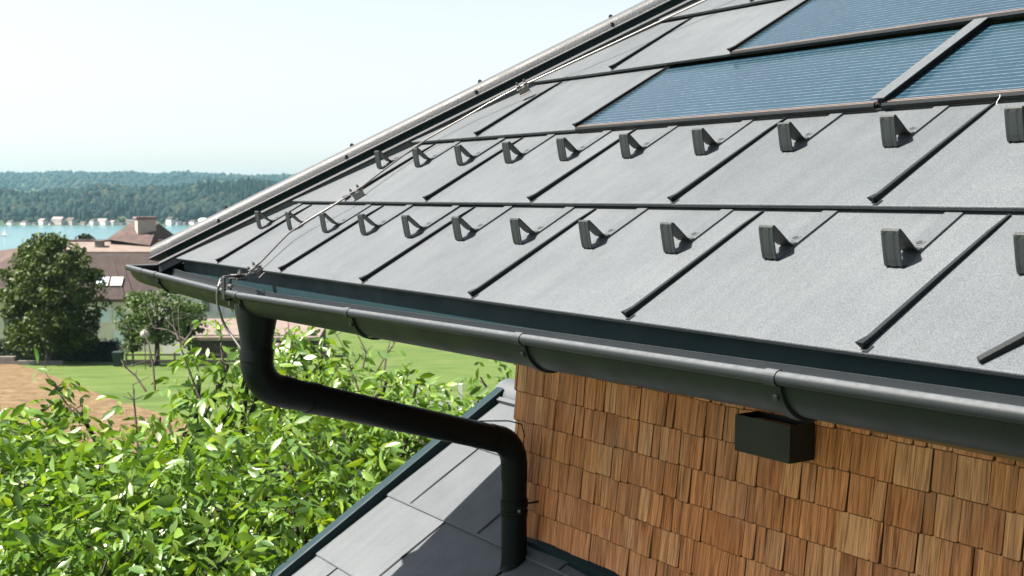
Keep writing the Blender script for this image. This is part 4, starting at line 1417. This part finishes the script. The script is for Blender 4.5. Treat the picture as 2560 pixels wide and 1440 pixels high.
for px, py, D, mt, lab in ((359, 835, 84, "globe", "garden lamp with a white globe in front of the fruit tree"), (692, 868, 50, "globebrown", "garden lamp with a brown globe just right of the outlet funnel")):
    gl_ = root("garden_lamp", W(wx(px, D), D, gz(D)), lab, "lamp", "garden lamps")
    zc2 = wz(px, py, D); rr = 11 * D / FPX
    pl_ = MB(); pl_.tube([W(wx(px, D), D, gz(D) - .1), W(wx(px, D), D, zc2 - rr * .8)], 0.035, 8); pl_.build("post", M["fencewood"], gl_)
    gb_ = MB(); gb_.loft([[W(wx(px, D) + rr * math.sin(a) * math.cos(b), D + rr * math.sin(a) * math.sin(b), zc2 + rr * math.cos(a)) for b in np.linspace(0, 2 * PI, 16, endpoint=False)] for a in np.linspace(0.05, PI - .05, 10)]); gb_.build("globe", M[mt], gl_, smooth=True)


# ------------------------------------------------------------------ walnut trees below the eave
def leaflets(base, tdir, nrm, L, Wd, fold, droop):
    n = len(base)
    b = np.cross(tdir, nrm); b /= np.linalg.norm(b, axis=1)[:, None]
    nn = np.cross(b, tdir)
    rows = [(0.0, 0.10), (0.32, 0.86), (0.66, 0.92), (1.0, 0.06)]
    V = np.zeros((n, 12, 3))
    for i, (s, h) in enumerate(rows):
        for j, side in enumerate((-1, 0, 1)):
            V[:, i * 3 + j] = base + tdir * (L * s)[:, None] + b * (Wd * h * side)[:, None] + nn * ((fold * Wd * h) * abs(side) - droop * L * s * s)[:, None]
    q = np.array([[0, 1, 4, 3], [1, 2, 5, 4], [3, 4, 7, 6], [4, 5, 8, 7], [6, 7, 10, 9], [7, 8, 11, 10]])
    F = (np.arange(n)[:, None, None] * 12 + q[None]).reshape(-1, 4)
    return V.reshape(-1, 3), F


def compound(points, outd, nl=7, scale=1.0):
    """compound leaves: a drooping stalk with leaflets in pairs and one at the tip"""
    n = len(points)
    d = outd + rng.normal(size=(n, 3)) * 0.55 + np.array([0, 0, 0.10]); d /= np.linalg.norm(d, axis=1)[:, None]
    up = np.tile(np.array([0.0, 0, 1.0]), (n, 1)) + rng.normal(size=(n, 3)) * 0.35
    side = np.cross(d, up); side /= np.linalg.norm(side, axis=1)[:, None]
    nrm = np.cross(side, d)
    RL = rng.uniform(0.16, 0.27, n) * scale
    B, T, N, LL = [], [], [], []
    npair = nl // 2
    for k in range(npair):
        for sgn in (-1, 1):
            f = (k + 0.8) / (npair + 0.4)
            base = points + d * (RL * f)[:, None] - np.array([0, 0, 1.0]) * (0.22 * RL * f * f)[:, None]
            t = d * 0.55 + side * sgn * 0.85 + np.array([0, 0, -0.80]) + rng.normal(size=(n, 3)) * 0.45
            B.append(base); T.append(t); N.append(nrm + rng.normal(size=(n, 3)) * 0.75); LL.append(rng.uniform(0.066, 0.104, n) * scale * (0.75 + 0.35 * f))
    base = points + d * RL[:, None] - np.array([0, 0, 1.0]) * (0.22 * RL)[:, None]
    B.append(base); T.append(d + np.array([0, 0, -0.6])); N.append(nrm + rng.normal(size=(n, 3)) * 0.6); LL.append(rng.uniform(0.088, 0.130, n) * scale)
    B, T, N, LL = np.concatenate(B), np.concatenate(T), np.concatenate(N), np.concatenate(LL)
    keep = rng.random(len(B)) < 0.93
    B, T, N, LL = B[keep], T[keep], N[keep], LL[keep]
    T /= np.linalg.norm(T, axis=1)[:, None]; N /= np.linalg.norm(N, axis=1)[:, None]
    m = len(B)
    return leaflets(B, T, N, LL, LL * rng.uniform(0.155, 0.22, m), rng.uniform(0.05, 0.35, m), rng.uniform(0.05, 0.35, m))


def walnut(label, blobs, trunk_px, trunk_D, dens, shoots, tufts, scale=1.0):
    tb_ = W(wx(trunk_px, trunk_D), trunk_D, gz(trunk_D) - 0.2)
    t = root("walnut_tree", tb_, label, "tree", "walnut trees below the eave")
    Vs, Fs, off = [], [], 0
    br = MB()
    fork = tb_ + Vector((0, 0, (at(trunk_px, 1300, trunk_D).z - tb_.z) * 0.72))
    br.tube([tb_, tb_.lerp(fork, .5) + Vector((.05, .03, 0)), fork], [0.17, 0.13, 0.11], 10)
    for px, py, D, r in blobs:
        c = at(px, py, D)
        r *= 0.84
        n = int(dens * 1.3 * r * r)
        dd = rng.normal(size=(n, 3)); dd /= np.linalg.norm(dd, axis=1)[:, None]
        dd[:, 2] = np.where(dd[:, 2] < -0.2, dd[:, 2] * 0.5, dd[:, 2])
        p = np.array(c[:]) + dd * (r * (0.35 + 0.65 * rng.random(n) ** 0.7))[:, None] * np.array([1, 1, 0.85])
        V, F = compound(p, dd * 0.8, 7, scale)
        Vs.append(V); Fs.append(F + off); off += len(V)
        # limb to the clump and twigs inside it
        mid = fork.lerp(c, 0.55) + Vector((rng.normal() * .12, rng.normal() * .12, 0.10))
        br.tube([fork, mid, c], [0.055, 0.030, 0.012], 6)
        for i in range(int(9 * r / 0.5)):
            q = Vector(p[rng.integers(n)]); m_ = c.lerp(q, .5) + Vector((rng.normal() * .04, rng.normal() * .04, .05))
            br.tube([c, m_, q], [0.009, 0.006, 0.003], 4)
    for pts, D in shoots:
        path = [at(x, y, D + k * 0.03) for k, (x, y) in enumerate(pts)]
        sh = MB(); sh.tube(path, list(np.linspace(0.0085, 0.003, len(path))), 6)
        for _ in range(3):
            k = rng.integers(1, len(path)); q = path[k]; e = q + Vector((rng.normal() * .05, rng.normal() * .05, abs(rng.normal()) * .04 + .02)); sh.tube([q, e], [0.0035, 0.002], 4)
        sh.build("bare_shoot", M["twig"], t)
    for px, py, D, n in tufts:
        c = np.array(at(px, py, D)[:]); dd = rng.normal(size=(n, 3)); dd[:, 2] = np.abs(dd[:, 2]) * .4; dd /= np.linalg.norm(dd, axis=1)[:, None]
        V, F = compound(np.tile(c, (n, 1)) + rng.normal(size=(n, 3)) * 0.05, dd, 5, scale * 0.9)
        Vs.append(V); Fs.append(F + off); off += len(V)
    np_object("crown", np.concatenate(Vs), np.concatenate(Fs), M["walnut"], t)
    br.build("trunk", M["bark"], t, smooth=True)
    return t


B1 = []
for y, D, xs, r in ((1480, 5.7, (-140, 60, 260, 450, 620), .50), (1370, 6.1, (-120, 70, 250, 430, 600, 760), .50), (1270, 6.5, (-120, 70, 240, 420, 590, 740), .50),
                    (1200, 6.9, (-100, 60, 220, 400, 560, 720), .44), (1150, 7.3, (-80, 60, 190, 430, 540, 690), .34)):
    for x in xs: B1.append((x + rng.uniform(-25, 25), y + rng.uniform(-18, 18), D, r))
B1 += [(40, 1085, 7.5, .20), (150, 1060, 7.5, .20), (205, 1040, 7.5, .15), (460, 1085, 7.7, .24), (560, 1045, 7.7, .24), (650, 1060, 7.7, .28), (540, 985, 7.7, .14), (610, 955, 7.8, .17), (570, 915, 7.8, .13), (625, 900, 7.8, .13), (500, 950, 7.7, .12), (655, 960, 7.8, .2), (100, 1030, 7.4, .16), (400, 1060, 7.6, .12)]
B1 += [(x, y + 60, D + 0.9, .5) for x, y, D in ((0, 1250, 7.2), (200, 1250, 7.2), (400, 1250, 7.2), (600, 1250, 7.2), (100, 1400, 6.6), (330, 1400, 6.6), (560, 1400, 6.6))]
walnut("leafy walnut tree filling the lower left below the downpipe bend", B1, 420, 8.6, 330,
       [(((505, 1010), (478, 940), (452, 870), (447, 800), (446, 770), (458, 744)), 7.6), (((447, 850), (436, 820), (431, 775)), 7.6), (((455, 862), (478, 830), (490, 803)), 7.6),
        (((387, 975), (383, 915), (372, 862), (360, 828)), 7.6), (((365, 978), (338, 938), (312, 917), (303, 900)), 7.6), (((340, 1060), (335, 1000), (332, 962)), 7.5),
        (((345, 1130), (341, 1060), (333, 1000)), 7.3), (((180, 1030), (140, 970), (112, 930)), 7.4), (((560, 930), (553, 870), (551, 815)), 7.8), (((480, 860), (420, 825), (384, 820)), 7.6)],
       [(120, 985, 7.4, 3), (165, 960, 7.4, 2), (230, 1040, 7.4, 2), (505, 850, 7.7, 3), (545, 800, 7.8, 2), (545, 900, 7.7, 3), (320, 1060, 7.5, 2), (575, 850, 7.8, 2), (490, 960, 7.6, 3), (20, 1010, 7.4, 2), (455, 930, 7.6, 2), (520, 820, 7.7, 2), (560, 870, 7.8, 3), (590, 900, 7.8, 3), (500, 900, 7.7, 3), (640, 880, 7.9, 3)])
B2 = []
for y, D, xs, r in ((1230, 8.0, (780, 900, 1000), .5), (1140, 8.3, (760, 880, 990, 1100), .46), (1060, 8.7, (720, 830, 940, 1050), .40), (985, 9.2, (740, 830, 920), .34),
                    (925, 9.6, (725, 800, 880), .26), (885, 9.8, (750, 815), .16)):
    for x in xs: B2.append((x + rng.uniform(-20, 20), y + rng.uniform(-15, 15), D, r))
B2 += [(965, 955, 9.6, .18), (1040, 965, 9.6, .15), (1065, 1000, 9.4, .15), (1130, 1055, 9.4, .22), (1200, 1020, 9.8, .26), (1215, 965, 10.2, .16), (1270, 945, 10.2, .16), (1280, 1000, 10.0, .24), (700, 895, 9.8, .13)]
walnut("second walnut tree right of the funnel, its leaves against the mown meadow", B2, 930, 10.0, 250,
       [(((930, 950), (955, 905), (985, 860), (997, 838)), 9.5), (((960, 930), (968, 880), (975, 850)), 9.5), (((905, 930), (915, 880), (893, 835), (890, 800)), 9.5), (((700, 960), (716, 900), (722, 840), (720, 800)), 9.5), (((905, 1000), (880, 930), (860, 870), (842, 838)), 9.5), (((745, 880), (730, 850), (712, 826)), 9.6)],
       [(775, 850, 9.8, 3), (740, 850, 9.8, 3), (850, 880, 9.8, 3), (1020, 930, 9.6, 2), (1060, 935, 9.5, 2), (700, 890, 9.7, 2), (1200, 925, 10.2, 2), (1255, 905, 10.2, 2), (800, 860, 9.7, 2)])
